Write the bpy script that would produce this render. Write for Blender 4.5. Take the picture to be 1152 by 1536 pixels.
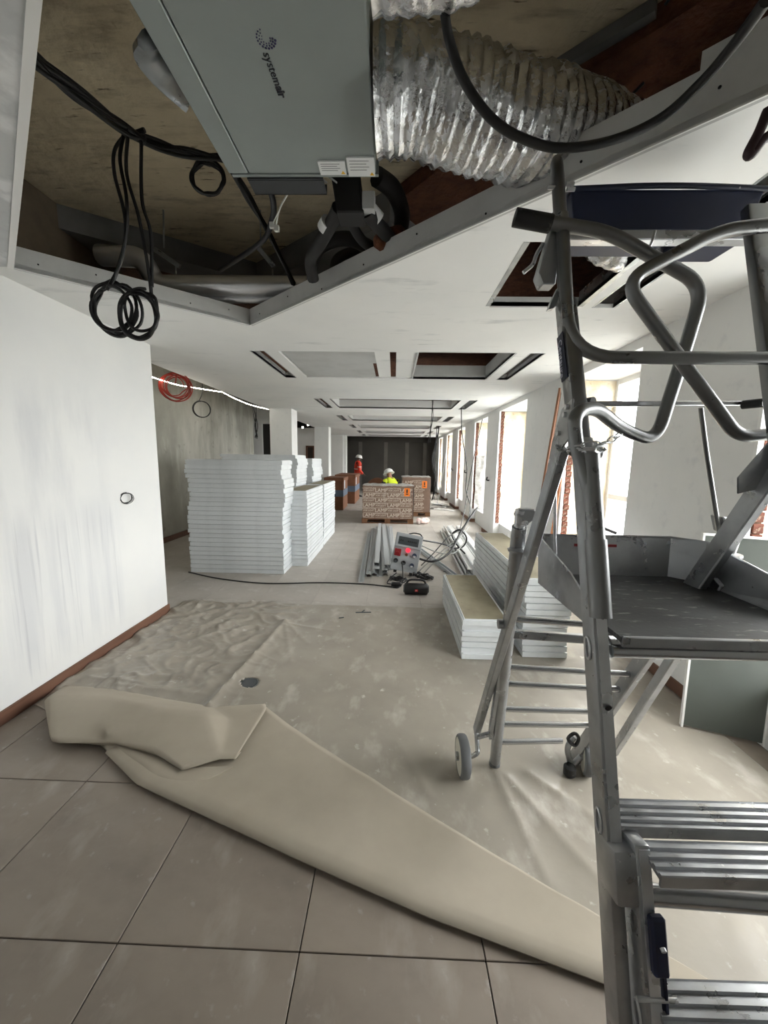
import bpy, bmesh, math, random
from mathutils import Vector, Matrix, noise
from mathutils.geometry import delaunay_2d_cdt
random.seed(7)
PI = math.pi
for o in list(bpy.data.objects):
    bpy.data.objects.remove(o)
scene = bpy.context.scene
COL = scene.collection

# ------------------------------------------------------------ camera, sky, exposure
CAM_H = 1.6
cd = bpy.data.cameras.new('camera')
cam = bpy.data.objects.new('camera', cd)
COL.objects.link(cam)
FPX = 565.0
cd.sensor_fit = 'VERTICAL'
cd.sensor_height = 36.0
cd.lens = FPX / 1536.0 * 36.0
cd.clip_start = 0.03
CAM_R = Matrix.Rotation(math.radians(1.42), 4, 'Z') @ Matrix.Rotation(math.radians(90 - 8.06), 4, 'X') @ Matrix.Rotation(math.radians(0.9), 4, 'Z')
cam.matrix_world = Matrix.Translation((0, 0, CAM_H)) @ CAM_R
scene.camera = cam

w = bpy.data.worlds.new('overcast_sky')
scene.world = w
w.use_nodes = True
w.node_tree.nodes['Background'].inputs[0].default_value = (0.985, 1.0, 0.99, 1)
w.node_tree.nodes['Background'].inputs[1].default_value = 10.0
scene.view_settings.view_transform = 'Standard'
scene.view_settings.look = 'None'
scene.view_settings.gamma = 1
scene.view_settings.use_curve_mapping = False
scene.view_settings.exposure = 0.72
# daylight portals in the window openings of the pier wall (they guide the sky light, they give none of their own)
for (ya, yb) in ((0.7,2.2),(3.3,4.6),(6.0,7.55),(8.45,9.8),(11.1,12.3),(13.5,14.9),(16.1,17.4)):
    ad = bpy.data.lights.new('daylight_portal', 'AREA'); ad.shape = 'RECTANGLE'; ad.size = 2.2; ad.size_y = yb-ya
    ad.cycles.is_portal = True
    ao = bpy.data.objects.new('window_right_offscreen' if ya < 1 else 'window_daylight_portal', ad); COL.objects.link(ao)
    ao.matrix_world = Matrix.Translation((2.66,(ya+yb)/2,1.44)) @ Matrix.Rotation(math.radians(90),4,'Y')

# ------------------------------------------------------------ helpers
R3 = CAM_R.to_3x3()
def at(u, v, x=None, y=None, z=None):
    """the point of the place that was measured at a photograph pixel, at a known x, y or z"""
    d = R3 @ Vector(((u - 576) / FPX, (768 - v) / FPX, -1))
    c = Vector((0, 0, CAM_H))
    if x is not None: t = x / d.x
    elif y is not None: t = y / d.y
    else: t = (z - CAM_H) / d.z
    return c + d * t

def V(*a): return Vector(a)

class MB:
    def __init__(s): s.v = []; s.f = []; s.m = []
    def add(s, vs, fs, mi=0):
        b = len(s.v); s.v += [tuple(p) for p in vs]
        s.f += [tuple(i + b for i in f) for f in fs]; s.m += [mi] * len(fs); return s
    def box(s, x0, x1, y0, y1, z0, z1, mi=0):
        return s.add([(x0,y0,z0),(x1,y0,z0),(x1,y1,z0),(x0,y1,z0),(x0,y0,z1),(x1,y0,z1),(x1,y1,z1),(x0,y1,z1)],
            [(0,3,2,1),(4,5,6,7),(0,1,5,4),(1,2,6,5),(2,3,7,6),(3,0,4,7)], mi)
    def hexa(s, lo, hi, mi=0):
        return s.add(list(lo) + list(hi), [(0,3,2,1),(4,5,6,7),(0,1,5,4),(1,2,6,5),(2,3,7,6),(3,0,4,7)], mi)
    def beam(s, p, q, w, h, side=(1,0,0), mi=0):
        """box along p-q; w along side, h along the third axis"""
        p = Vector(p); q = Vector(q); d = (q - p).normalized()
        a = Vector(side); a = (a - d * a.dot(d)).normalized(); b = d.cross(a)
        a = a * w / 2; b = b * h / 2
        return s.hexa([p-a-b, p+a-b, p+a+b, p-a+b], [q-a-b, q+a-b, q+a+b, q-a+b], mi)
    def tube(s, path, r, n=8, closed=False, cap=True, mi=0, flat=1.0):
        P = [Vector(p) for p in path]; m = len(P)
        rr = r if isinstance(r, (list, tuple)) else [r] * m
        T = []
        for i in range(m):
            if closed: t = P[(i+1) % m] - P[i-1]
            else: t = P[min(i+1, m-1)] - P[max(i-1, 0)]
            T.append(t.normalized() if t.length > 1e-9 else Vector((0,0,1)))
        a = T[0].orthogonal().normalized(); rings = []
        for i in range(m):
            a = a - T[i] * a.dot(T[i])
            a = a.normalized() if a.length > 1e-6 else T[i].orthogonal().normalized()
            b = T[i].cross(a)
            rings.append([P[i] + (a * math.cos(2*PI*k/n) + b * math.sin(2*PI*k/n) * flat) * rr[i] for k in range(n)])
        vs = [p for g in rings for p in g]; fs = []
        for i in range(m if closed else m - 1):
            j = (i + 1) % m
            for k in range(n):
                fs.append((i*n+k, i*n+(k+1) % n, j*n+(k+1) % n, j*n+k))
        if cap and not closed:
            fs.append(tuple(range(n-1, -1, -1))); fs.append(tuple((m-1)*n+k for k in range(n)))
        return s.add(vs, fs, mi)
    def cyl(s, p, q, r, n=12, mi=0): return s.tube([p, q], r, n, mi=mi)
    def lathe(s, c, prof, n=20, mi=0):
        c = Vector(c); vs = []; fs = []
        for (r, z) in prof:
            vs += [c + Vector((r*math.cos(2*PI*k/n), r*math.sin(2*PI*k/n), z)) for k in range(n)]
        for i in range(len(prof)-1):
            for k in range(n): fs.append((i*n+k, i*n+(k+1) % n, (i+1)*n+(k+1) % n, (i+1)*n+k))
        fs.append(tuple(range(n-1,-1,-1))); fs.append(tuple((len(prof)-1)*n+k for k in range(n)))
        return s.add(vs, fs, mi)
    def prism(s, poly, off, mi=0):
        """planar polygon of 3D points, extruded by the vector off"""
        n = len(poly); off = Vector(off)
        vs = [Vector(p) for p in poly] + [Vector(p) + off for p in poly]
        return s.add(vs, [tuple(range(n)), tuple(range(2*n-1, n-1, -1))] + [(i, n+i, n+(i+1) % n, (i+1) % n) for i in range(n)], mi)
    def grid(s, rows, mi=0):
        m = len(rows); n = len(rows[0])
        return s.add([p for r in rows for p in r], [(i*n+j, i*n+j+1, (i+1)*n+j+1, (i+1)*n+j) for i in range(m-1) for j in range(n-1)], mi)
    def mesh(s, name, mats, smooth=None, bevel=0, seg=1, fix=True):
        me = bpy.data.meshes.new(name)
        me.from_pydata(s.v, [], s.f)
        for mt in (mats if isinstance(mats, (list, tuple)) else [mats]): me.materials.append(mt)
        me.polygons.foreach_set('material_index', s.m)
        if fix or bevel:
            bm = bmesh.new(); bm.from_mesh(me)
            if fix: bmesh.ops.recalc_face_normals(bm, faces=bm.faces)
            if bevel:
                ed = [e for e in bm.edges if len(e.link_faces) == 2 and e.calc_face_angle(0) > 0.6]
                bmesh.ops.bevel(bm, geom=ed, offset=bevel, segments=seg, affect='EDGES', profile=0.5)
            bm.to_mesh(me); bm.free()
        if smooth:
            me.polygons.foreach_set('use_smooth', [True] * len(me.polygons))
            me.set_sharp_from_angle(angle=math.radians(smooth))
        me.update(); return me
    def build(s, name, mats, parent=None, smooth=None, bevel=0, seg=1, fix=True):
        return link(name, s.mesh(name, mats, smooth, bevel, seg, fix), parent)

def link(name, data, parent=None):
    o = bpy.data.objects.new(name, data); COL.objects.link(o)
    if parent is not None:
        o.parent = parent
        o.matrix_parent_inverse = parent.matrix_basis.inverted()
    return o
def tag(o, label=None, cat=None, group=None, kind=None):
    if label: o['label'] = label
    if cat: o['category'] = cat
    if group: o['group'] = group
    if kind: o['kind'] = kind
    return o
def thing(name, loc, label=None, cat=None, group=None):
    o = bpy.data.objects.new(name, None); COL.objects.link(o)
    o.empty_display_size = 0.1
    o.matrix_basis = Matrix.Translation(loc)
    return tag(o, label, cat, group)
def struct(o, label, cat):
    return tag(o, label, cat, kind='structure')
def copy_tree(o, parent=None):
    c = o.copy(); COL.objects.link(c)
    if parent is not None:
        c.parent = parent; c.matrix_parent_inverse = o.matrix_parent_inverse
    for ch in [q for q in bpy.data.objects if q.parent == o]: copy_tree(ch, c)
    return c
def rounded(pts, rad, n=6):
    P = [Vector(p) for p in pts]; out = [P[0]]
    for i in range(1, len(P)-1):
        a = P[i-1] - P[i]; b = P[i+1] - P[i]
        r = min(rad, a.length*0.48, b.length*0.48)
        p0 = P[i] + a.normalized()*r; p2 = P[i] + b.normalized()*r
        for k in range(n+1):
            t = k/n; out.append(p0*(1-t)**2 + P[i]*2*t*(1-t) + p2*t*t)
    out.append(P[-1]); return out
def spline(pts, n=8, closed=False):
    P = [Vector(p) for p in pts]; m = len(P); out = []
    for i in range(m if closed else m-1):
        if closed: p0, p1, p2, p3 = P[i-1], P[i], P[(i+1) % m], P[(i+2) % m]
        else: p0, p1, p2, p3 = P[max(i-1,0)], P[i], P[i+1], P[min(i+2,m-1)]
        for k in range(n):
            t = k/n
            out.append(0.5*((2*p1) + (p2-p0)*t + (2*p0-5*p1+4*p2-p3)*t*t + (3*p1-p0-3*p2+p3)*t**3))
    if not closed: out.append(P[-1])
    return out

# ------------------------------------------------------------ materials
def lin(c):
    return tuple(((x/255)/12.92 if x/255 <= 0.04045 else ((x/255+0.055)/1.055)**2.4) for x in c[:3]) + (1.0,)
def mat(name, col, rough=0.6, metal=0.0, layers=(), bump=None, spec=0.5, emit=None, rand=0.0, rvar=None, trans=0.0):
    """layers: (noise scale, colour, low, high, (sx,sy,sz) stretch[, (axis,lo,hi) limits]); bump: (scale, strength, distance)"""
    m = bpy.data.materials.new(name); m.use_nodes = True
    nt = m.node_tree; N = nt.nodes; L = nt.links
    b = N['Principled BSDF']
    b.inputs['Base Color'].default_value = lin(col)
    b.inputs['Roughness'].default_value = rough
    b.inputs['Metallic'].default_value = metal
    b.inputs['Specular IOR Level'].default_value = spec
    if emit:
        b.inputs['Emission Color'].default_value = lin(emit[0]); b.inputs['Emission Strength'].default_value = emit[1]
    tc = N.new('ShaderNodeTexCoord')
    cur = None
    def rng(src, lo, hi):
        r = N.new('ShaderNodeMapRange'); r.inputs['From Min'].default_value = lo; r.inputs['From Max'].default_value = hi
        L.new(src, r.inputs['Value']); return r.outputs[0]
    for ly in layers:
        sc, c2, lo, hi = ly[:4]
        st = ly[4] if len(ly) > 4 else (1,1,1)
        mp = N.new('ShaderNodeMapping'); mp.inputs['Scale'].default_value = st
        L.new(tc.outputs['Object'], mp.inputs['Vector'])
        nz = N.new('ShaderNodeTexNoise'); nz.inputs['Scale'].default_value = sc; nz.inputs['Detail'].default_value = 6
        nz.inputs['Roughness'].default_value = 0.6
        L.new(mp.outputs[0], nz.inputs['Vector'])
        fac = rng(nz.outputs['Fac'], lo, hi)
        for lim in (ly[5] if len(ly) > 5 else ()):
            sx = N.new('ShaderNodeSeparateXYZ'); L.new(tc.outputs['Object'], sx.inputs[0])
            ax, a0, a1, soft = lim
            w1 = rng(sx.outputs[ax], a0-soft, a0+soft); w2 = rng(sx.outputs[ax], a1+soft, a1-soft)
            for ww in (w1, w2):
                mm = N.new('ShaderNodeMath'); mm.operation = 'MULTIPLY'; L.new(fac, mm.inputs[0]); L.new(ww, mm.inputs[1]); fac = mm.outputs[0]
        mx = N.new('ShaderNodeMix'); mx.data_type = 'RGBA'
        L.new(fac, mx.inputs['Factor'])
        if cur is None: mx.inputs['A'].default_value = lin(col)
        else: L.new(cur, mx.inputs['A'])
        mx.inputs['B'].default_value = lin(c2)
        cur = mx.outputs['Result']
    if rand:
        oi = N.new('ShaderNodeObjectInfo'); r = N.new('ShaderNodeMapRange')
        r.inputs['To Min'].default_value = 1-rand; r.inputs['To Max'].default_value = 1+rand*0.4
        L.new(oi.outputs['Random'], r.inputs['Value'])
        hs = N.new('ShaderNodeHueSaturation'); L.new(r.outputs[0], hs.inputs['Value'])
        if cur is None: hs.inputs['Color'].default_value = lin(col)
        else: L.new(cur, hs.inputs['Color'])
        cur = hs.outputs[0]
    if cur is not None: L.new(cur, b.inputs['Base Color'])
    if rvar:
        nz = N.new('ShaderNodeTexNoise'); nz.inputs['Scale'].default_value = rvar[0]; nz.inputs['Detail'].default_value = 5
        L.new(tc.outputs['Object'], nz.inputs['Vector'])
        r = N.new('ShaderNodeMapRange'); r.inputs['From Min'].default_value = 0.35; r.inputs['From Max'].default_value = 0.65
        r.inputs['To Min'].default_value = rvar[1]; r.inputs['To Max'].default_value = rvar[2]
        L.new(nz.outputs['Fac'], r.inputs['Value']); L.new(r.outputs[0], b.inputs['Roughness'])
    if bump:
        nz = N.new('ShaderNodeTexNoise'); nz.inputs['Scale'].default_value = bump[0]; nz.inputs['Detail'].default_value = 8
        mp = N.new('ShaderNodeMapping'); L.new(tc.outputs['Object'], mp.inputs['Vector']); L.new(mp.outputs[0], nz.inputs['Vector'])
        if len(bump) > 3: mp.inputs['Scale'].default_value = bump[3]
        bp = N.new('ShaderNodeBump'); bp.inputs['Strength'].default_value = bump[1]; bp.inputs['Distance'].default_value = bump[2]
        L.new(nz.outputs['Fac'], bp.inputs['Height']); L.new(bp.outputs[0], b.inputs['Normal'])
    if trans: b.inputs['Transmission Weight'].default_value = trans
    return m

M = {}
M['plaster'] = mat('white_painted_plaster', (232,232,230), 0.75, layers=[(1.3,(222,223,222),0.45,0.75), (9,(215,216,216),0.58,0.8)], bump=(60,0.05,0.002))
M['wall_left'] = mat('skimmed_white_wall', (226,226,224), 0.7, layers=[(1.1,(219,220,220),0.4,0.7),
    (2.2,(211,212,213),0.44,0.62,(1,3.2,0.18),((1,2.05,3.05,0.08),(2,0.25,1.2,0.1))),
    (2.6,(209,210,211),0.46,0.66,(1,1.6,0.3),((1,1.95,2.9,0.12),(2,1.2,2.0,0.15))),
    (14,(198,199,201),0.55,0.68,(1,2.2,0.05),((1,2.1,3.0,0.06),(2,0.2,1.15,0.08)))], bump=(50,0.05,0.002))
M['ceiling'] = mat('skimmed_ceiling_board', (240,240,238), 0.8, layers=[(0.9,(230,231,230),0.4,0.75),
    (3.2,(206,208,208),0.60,0.74,(0.5,2.2,1)), (5,(184,187,188),0.66,0.74,(0.35,2.6,1))], bump=(40,0.05,0.002))
M['drywall'] = mat('raw_grey_plasterboard', (196,197,196), 0.85, layers=[(2.5,(180,181,180),0.45,0.7)], bump=(80,0.05,0.001))
M['drywall_l'] = mat('patched_grey_plasterboard', (206,208,209), 0.85, layers=[(3.0,(236,237,238),0.5,0.6),(8,(186,188,190),0.55,0.8)])
M['white'] = mat('white_bead', (238,238,236), 0.6)
M['slab'] = mat('sprayed_concrete_slab', (216,203,174), 0.95, layers=[(1.2,(190,178,152),0.4,0.65),(5,(158,146,122),0.5,0.75,(0.7,3.0,1)),(9,(80,68,52),0.63,0.70,(0.5,3.2,1))], bump=(14,0.7,0.03))
M['rough_plaster'] = mat('patchy_grey_render', (176,174,164), 0.9, layers=[(0.7,(140,139,130),0.35,0.65,(1,1,0.7)),(2.5,(196,195,186),0.5,0.75,(1,1,0.25)),(6,(120,118,110),0.6,0.8)], bump=(30,0.15,0.006))
M['tile'] = mat('stone_floor_tile', (142,131,120), 0.55, layers=[(2.2,(126,116,106),0.4,0.65,(1,1.6,1)),(3.5,(160,151,141),0.52,0.72,(1.4,0.7,1)),(12,(178,172,164),0.62,0.8)], bump=(40,0.08,0.002), rand=0.07, rvar=(4,0.4,0.7))
M['joint'] = mat('dark_floor_joint', (58,54,50), 0.9)
M['dust_floor'] = mat('dusty_floor_beyond', (176,170,162), 0.7, layers=[(1.2,(160,153,145),0.4,0.65),(4,(192,188,182),0.5,0.75)])
M['tile_dust'] = mat('dust_covered_floor_tile', (178,172,164), 0.62, layers=[(1.3,(160,153,145),0.4,0.65),(5,(192,188,182),0.5,0.75)], rand=0.03, bump=(30,0.05,0.002))
M['skirting'] = mat('brown_wood_skirting', (112,78,60), 0.6, layers=[(6,(92,62,48),0.45,0.7,(1,0.2,3))])
M['dark_board'] = mat('dark_grey_plasterboard', (66,63,58), 0.85, layers=[(0.8,(57,54,50),0.4,0.7)])
M['joint_band'] = mat('filled_joint_band', (104,101,94), 0.85, layers=[(3,(92,89,83),0.4,0.7)])
M['brick'] = mat('old_red_brick', (116,66,48), 0.9, layers=[(9,(84,46,34),0.45,0.65),(14,(190,172,150),0.58,0.7)], bump=(30,0.5,0.01), rand=0.2)
M['foam_plaster'] = mat('cream_rough_plaster', (212,196,166), 0.9, layers=[(4,(228,219,200),0.45,0.6),(9,(176,146,110),0.62,0.75)], bump=(18,0.6,0.02))
M['mortar'] = mat('brown_grey_mortar', (126,100,80), 0.95, layers=[(12,(160,140,116),0.5,0.65)])
M['glass'] = None
g = bpy.data.materials.new('window_glass'); g.use_nodes = True
nt = g.node_tree; nt.nodes.clear()
out = nt.nodes.new('ShaderNodeOutputMaterial'); mx = nt.nodes.new('ShaderNodeMixShader')
tr = nt.nodes.new('ShaderNodeBsdfTransparent'); gl = nt.nodes.new('ShaderNodeBsdfGlossy'); gl.inputs['Roughness'].default_value = 0.02
fr = nt.nodes.new('ShaderNodeFresnel'); fr.inputs['IOR'].default_value = 1.04
nt.links.new(fr.outputs[0], mx.inputs[0]); nt.links.new(tr.outputs[0], mx.inputs[1]); nt.links.new(gl.outputs[0], mx.inputs[2]); nt.links.new(mx.outputs[0], out.inputs[0])
M['glass'] = g

# ------------------------------------------------------------ structure
CZ = 2.62      # lowered ceiling
SZ = 3.35      # concrete slab above it
XL, XR = -2.3, 2.02
# floor: slab with tiles of its own
fl = MB().box(-7.5, 2.7, -2.2, 20.5, -0.2, -0.012).build('floor', M['joint'])
struct(fl, 'grey stone tile floor of the long hall', 'floor')
T = 0.605
tile_me = MB().box(0.002, T-0.002, 0.002, T-0.002, -0.014, 0).mesh('tile', M['tile'], bevel=0.0015)
tile_me2 = MB().box(0.0008, T-0.0008, 0.0008, T-0.0008, -0.014, 0).mesh('tile', M['tile_dust'], bevel=0.0008)
nt_ = 0
for j in range(-3, 17):
    for i in range(-8, 5):
        x = -0.884 + T*i; y = 1.01 + T*j
        if nt_ >= 290 or (y < 3.2 and x + T < -2.45) or x > 2.2: continue
        link('tile', tile_me if y < 3.3 else tile_me2, fl).location = (x, y, 0); nt_ += 1
far0 = 1.01 + T*17
fm = MB().box(-7.4, 2.6, far0, 20.4, -0.014, 0).build('far_tile_field', M['dust_floor'], fl); fm['kind'] = 'stuff'
fm = MB().box(-7.4, -0.884-T*8, 2.2, far0, -0.014, 0).build('far_tile_field', M['dust_floor'], fl); fm['kind'] = 'stuff'

gd = MB().box(2.72, 40, -25, 45, -0.6, -0.45).build('ground', mat('pale_street_paving', (150,150,146), 0.9, layers=[(1.5,(132,132,128),0.4,0.7)]))
struct(gd, 'pale paved street ground outside the windows', 'ground')
# concrete slab overhead
sl = MB().box(-7.5, 2.7, -2.2, 20.5, SZ, SZ+0.2).build('ceiling_slab', M['slab'])
struct(sl, 'rough tan concrete slab above the lowered ceiling', 'ceiling')

ml = [at(28,288,z=SZ),at(385,394,z=SZ),at(575,288,z=SZ),at(770,128,z=SZ),at(985,-8,z=SZ),V(2.6,0.2,SZ),V(2.6,17.9,SZ),V(-2.9,17.9,SZ),V(-2.9,3.6,SZ)]
ml = [V(p.x,p.y+0.05,SZ-0.09) for p in ml]
pts2 = [Vector((p.x,p.y)) for p in ml]
vv, ee, ff, *_ = delaunay_2d_cdt(pts2, [(i,(i+1) % len(pts2)) for i in range(len(pts2))], [], 1, 1e-6)
lm = MB(); nv = len(vv)
lm.add([(p.x,p.y,SZ-0.09) for p in vv]+[(p.x,p.y,SZ+0.01) for p in vv], [tuple(f) for f in ff]+[(i,(i+1) % nv,nv+(i+1) % nv,nv+i) for i in range(nv)])
lm.build('mineral_wool_lining', mat('rust_brown_mineral_wool', (106,66,45), 0.95, layers=[(12,(80,47,32),0.4,0.65)], bump=(40,0.8,0.02)), sl)
# lowered ceiling with its openings
def inpoly(p, poly):
    c = False; n = len(poly)
    for i in range(n):
        a, b = poly[i], poly[i-1]
        if (a[1] > p[1]) != (b[1] > p[1]) and p[0] < (b[0]-a[0])*(p[1]-a[1])/(b[1]-a[1])+a[0]: c = not c
    return c
def rect(x0, x1, y0, y1): return [(x0,y0),(x1,y0),(x1,y1),(x0,y1)]
HA, HV = (-2.14, 2.21), (-1.15, 3.10)
HR = (1.95, 0.42); HL = (0.57, -0.3)
BIG = [HA, HL, (1.95, -0.3), HR, HV]
COFFERS = [(3.82,5.03),(6.75,7.95),(9.3,10.5),(11.8,13.0),(14.2,15.4),(16.4,17.4)]
holes = [BIG, rect(0.62,1.2,1.95,2.70), rect(1.31,1.44,1.5,2.72)]
for (a, b) in COFFERS:
    holes += [rect(-1.15,1.14,a,b), rect(-1.42,-1.29,a,b), rect(1.29,1.42,a,b)]
outer = rect(-2.75, XR+0.01, -2.1, 17.9)
pts = []; eds = []
for loop in [outer] + holes:
    s0 = len(pts); n = len(loop); pts += [Vector(p) for p in loop]
    eds += [(s0+i, s0+(i+1) % n) for i in range(n)]
vs, es, fs, *_ = delaunay_2d_cdt(pts, eds, [], 0, 1e-6)
keep = []
for f in fs:
    c = sum((vs[i] for i in f), Vector((0,0)))/len(f)
    if inpoly(c, outer) and not any(inpoly(c, h) for h in holes): keep.append(tuple(f))
cm = MB()
n0 = len(vs); th = 0.026
cm.add([(p[0],p[1],CZ) for p in vs] + [(p[0],p[1],CZ+th) for p in vs], keep + [tuple(i+n0 for i in reversed(f)) for f in keep])
for loop in [outer] + holes:
    n = len(loop)
    for i in range(n):
        a = loop[i]; b = loop[(i+1) % n]
        cm.add([(a[0],a[1],CZ),(b[0],b[1],CZ),(b[0],b[1],CZ+th),(a[0],a[1],CZ+th)], [(0,1,2,3)])
ceil = cm.build('ceiling', M['ceiling'], fix=False)
struct(ceil, 'white lowered plasterboard ceiling with rows of coffers and slots', 'ceiling')

def upstand(a, b, h, name='upstand', m='drywall', t=0.02, side=1, z0=CZ-0.001, parent=ceil):
    a = Vector((a[0],a[1],0)); b = Vector((b[0],b[1],0)); d = (b-a).normalized(); nrm = Vector((-d.y,d.x,0))*side*t
    return MB().hexa([a+V(0,0,z0), b+V(0,0,z0), b+nrm+V(0,0,z0), a+nrm+V(0,0,z0)],
                     [a+V(0,0,z0+h), b+V(0,0,z0+h), b+nrm+V(0,0,z0+h), a+nrm+V(0,0,z0+h)]).build(name, M[m], parent)
def along(a, b, t): return (a[0]+(b[0]-a[0])*t, a[1]+(b[1]-a[1])*t)
upstand(HA, HV, 0.12, side=1)
upstand(HV, along(HV, HR, 0.565), 0.12)
upstand(along(HV, HR, 0.565), along(HV, HR, 0.66), 0.15)
upstand(along(HV, HR, 0.66), HR, 0.20)
upstand(HA, HL, 0.10, side=-1)
for a, b in ((HA,HV),(HV,HR)):
    MB().beam((a[0],a[1],CZ-0.001),(b[0],b[1],CZ-0.001),0.006,0.006,(0,0,1)).build('corner_bead', M['white'], ceil)
d = (Vector(HL)-Vector(HA)).normalized(); off = Vector((-d.y, d.x))*0.012
MB().beam((HA[0]-off.x,HA[1]-off.y,CZ-0.004),(HL[0]-off.x,HL[1]-off.y,CZ-0.004),0.008,0.026,(0,0,1)).build('corner_bead', M['white'], ceil)
# screws along the upstands
sc_me = MB().lathe((0,0,0), [(0.0045,-0.002),(0.0045,0.002)], 8).mesh('screw', mat('black_screw', (30,30,30), 0.5, 0.5))
for (a, b, k, h) in ((HA,HV,5,0.05),(HV,HR,11,0.05)):
    dd = (Vector(b)-Vector(a)).normalized()
    for i in range(k):
        p = along(a, b, (i+0.4)/k)
        s = link('screw', sc_me, ceil)
        nrm = Vector((dd.y,-dd.x,0))
        s.matrix_basis = Matrix.Translation((p[0]+nrm.x*0.001, p[1]+nrm.y*0.001, CZ+h+0.03*math.sin(i*2.1))) @ nrm.to_track_quat('Z','Y').to_matrix().to_4x4()
# raw board near the cut edge at the left
pl = MB().prism([(HA[0]-0.02,HA[1]-0.02,CZ-0.002),(HL[0]-0.03,HL[1],CZ-0.002),(-2.3,HL[1],CZ-0.002),(-2.3,HA[1]-0.02,CZ-0.002)],(0,0,-0.002))
pl.build('raw_board', M['drywall_l'], ceil)
# coffers
for k, (a, b) in enumerate(COFFERS):
    if k == 0:
        for (x0,x1,nm) in ((-1.135,-0.255,'drywall'),(-0.215,-0.065,'ceiling'),(0.0,0.215,'ceiling')):
            MB().box(x0,x1,a+0.006,b-0.006,CZ+0.012,CZ+0.026).build('coffer_panel', M[nm], ceil)
        MB().box(-0.255,-0.215,a,a+0.5,CZ+0.014,CZ+0.024).build('coffer_batten', M['drywall'], ceil)
        X0 = 0.22
    else: X0 = -1.15
    for (p, q, sd) in (((X0,b),(1.14,b),1),((X0,a),(1.14,a),-1),((1.14,a),(1.14,b),-1),((X0,a),(X0,b),1)):
        upstand(p, q, 0.17, 'coffer_side', 'white' if k else 'drywall', side=sd)
    for x0, x1 in ((-1.42,-1.29),(1.29,1.42)):
        for xx, sd in ((x0,1),(x1,-1)):
            upstand((xx,a),(xx,b),0.07,'slot_side','drywall',t=0.012,side=sd)
        upstand((x0,b),(x1,b),0.07,'slot_side','drywall',t=0.012,side=1)
M['galv'] = mat('galvanised_steel', (168,172,174), 0.38, 0.9, layers=[(7,(140,144,146),0.45,0.65)], rvar=(9,0.25,0.5))
for xx, sd in ((0.62,1),(1.2,-1)): upstand((xx,1.95),(xx,2.70),0.09,'hatch_side','galv',t=0.03,side=sd)
upstand((0.62,2.70),(1.2,2.70),0.06,'hatch_side','drywall',t=0.02,side=1)
for xx, sd in ((1.31,1),(1.44,-1)): upstand((xx,1.5),(xx,2.72),0.06,'slot_side','galv',t=0.012,side=sd)

# left block wall, skirting
wl = MB().box(-4.6, XL, -2.1, 3.64, 0, CZ+0.03).build('wall_left', M['wall_left'])
MB().box(-4.6, XL-0.12, -2.1, 3.5, CZ+0.03, SZ).build('masonry_above_ceiling', mat('old_masonry', (128,116,100), 0.95, layers=[(4,(108,96,82),0.4,0.7)]), wl)
struct(wl, 'white skimmed partition wall with grey filler streaks', 'wall')
sk = MB().box(XL-0.001, XL+0.014, -2.0, 3.655, 0, 0.085).build('baseboard_left', M['skirting'], bevel=0.003)
struct(sk, 'low brown wooden skirting along the white partition wall', 'skirting')
wr = MB().box(-4.5, -4.2, 3.6, 11.3, 0, SZ).build('wall_left_rear', M['rough_plaster'])
struct(wr, 'patchy grey rendered wall under a strip light', 'wall')
sk = MB().box(-4.2, -4.18, 3.64, 11.3, 0, 0.1).build('baseboard_left_rear', M['skirting'])
struct(sk, 'brown skirting at the foot of the grey rendered wall', 'skirting')
# end of the side bay: white return with dark doorway
wb = MB().box(-7.4,-4.15,11.9,12.1,0,SZ).box(-4.15,-3.85,11.9,12.1,2.62,SZ).box(-3.85,-3.3,11.9,12.1,0,SZ).build('wall_side_bay', M['plaster'])
struct(wb, 'white return wall at the end of the side bay', 'wall')
dr = MB().box(-4.15,-3.85,12.0,12.04,0,2.62).build('door_1', mat('near_black_door', (34,32,30), 0.6))
struct(dr, 'black door leaf beside the grey rendered wall', 'door')
wf = MB().box(-7.4,-3.95,17.0,17.2,0,2.9).box(-3.6,-2.3,17.0,17.2,0,2.9).box(-3.95,-3.6,17.0,17.2,2.1,2.9).build('wall_far_left', M['plaster'])
struct(wf, 'white far wall glimpsed between the columns', 'wall')
dd = thing('door_2', (-3.78,17.05,0), 'brown framed dark doorway between the columns', 'door'); dd['kind'] = 'structure'
MB().box(-3.92,-3.63,17.06,17.1,0,2.06).build('leaf', mat('dark_door_leaf', (58,48,42), 0.6), dd)
MB().box(-3.96,-3.9,16.97,17.12,0,2.12).box(-3.65,-3.59,16.97,17.12,0,2.12).box(-3.96,-3.59,16.97,17.12,2.06,2.12).build('door_frame', M['skirting'], dd)
for y in (8.12, 12.66, 17.25):
    c = MB().box(-2.66,-2.19,y,y+0.46,0,CZ+0.02).build('column', M['plaster'], bevel=0.004)
    struct(c, {8.12:'white square column rising behind the panel stacks',12.66:'white square column beyond the brown cartons',17.25:'white square column close to the dark far wall'}[y], 'column')
wq = MB().box(-7.5,-7.4,3.0,19.0,0,SZ).box(-7.4,-4.5,3.0,3.1,0,SZ).build('wall_outer_left', M['plaster'])
struct(wq, 'white outer wall of the side rooms', 'wall')
# far wall of dark board with filled joints
bw = MB().box(-7.5,XR+0.3,18.8,19.0,0,SZ).build('wall_back', M['dark_board'])
struct(bw, 'dark grey plasterboard wall with filled joints closing the hall', 'wall')
for x in (-1.68,-0.42,0.62,1.5):
    MB().box(x-0.09,x+0.09,18.797,18.8,0,2.4).build('joint_band', M['joint_band'], bw)
MB().box(-2.2,1.9,18.72,18.8,2.42,2.6).build('head_track', M['dark_board'], bw)
MB().box(-2.3,XR,17.9,18.8,CZ+0.03,CZ+0.06).build('dark_bulkhead', M['dark_board'], bw)

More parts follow.
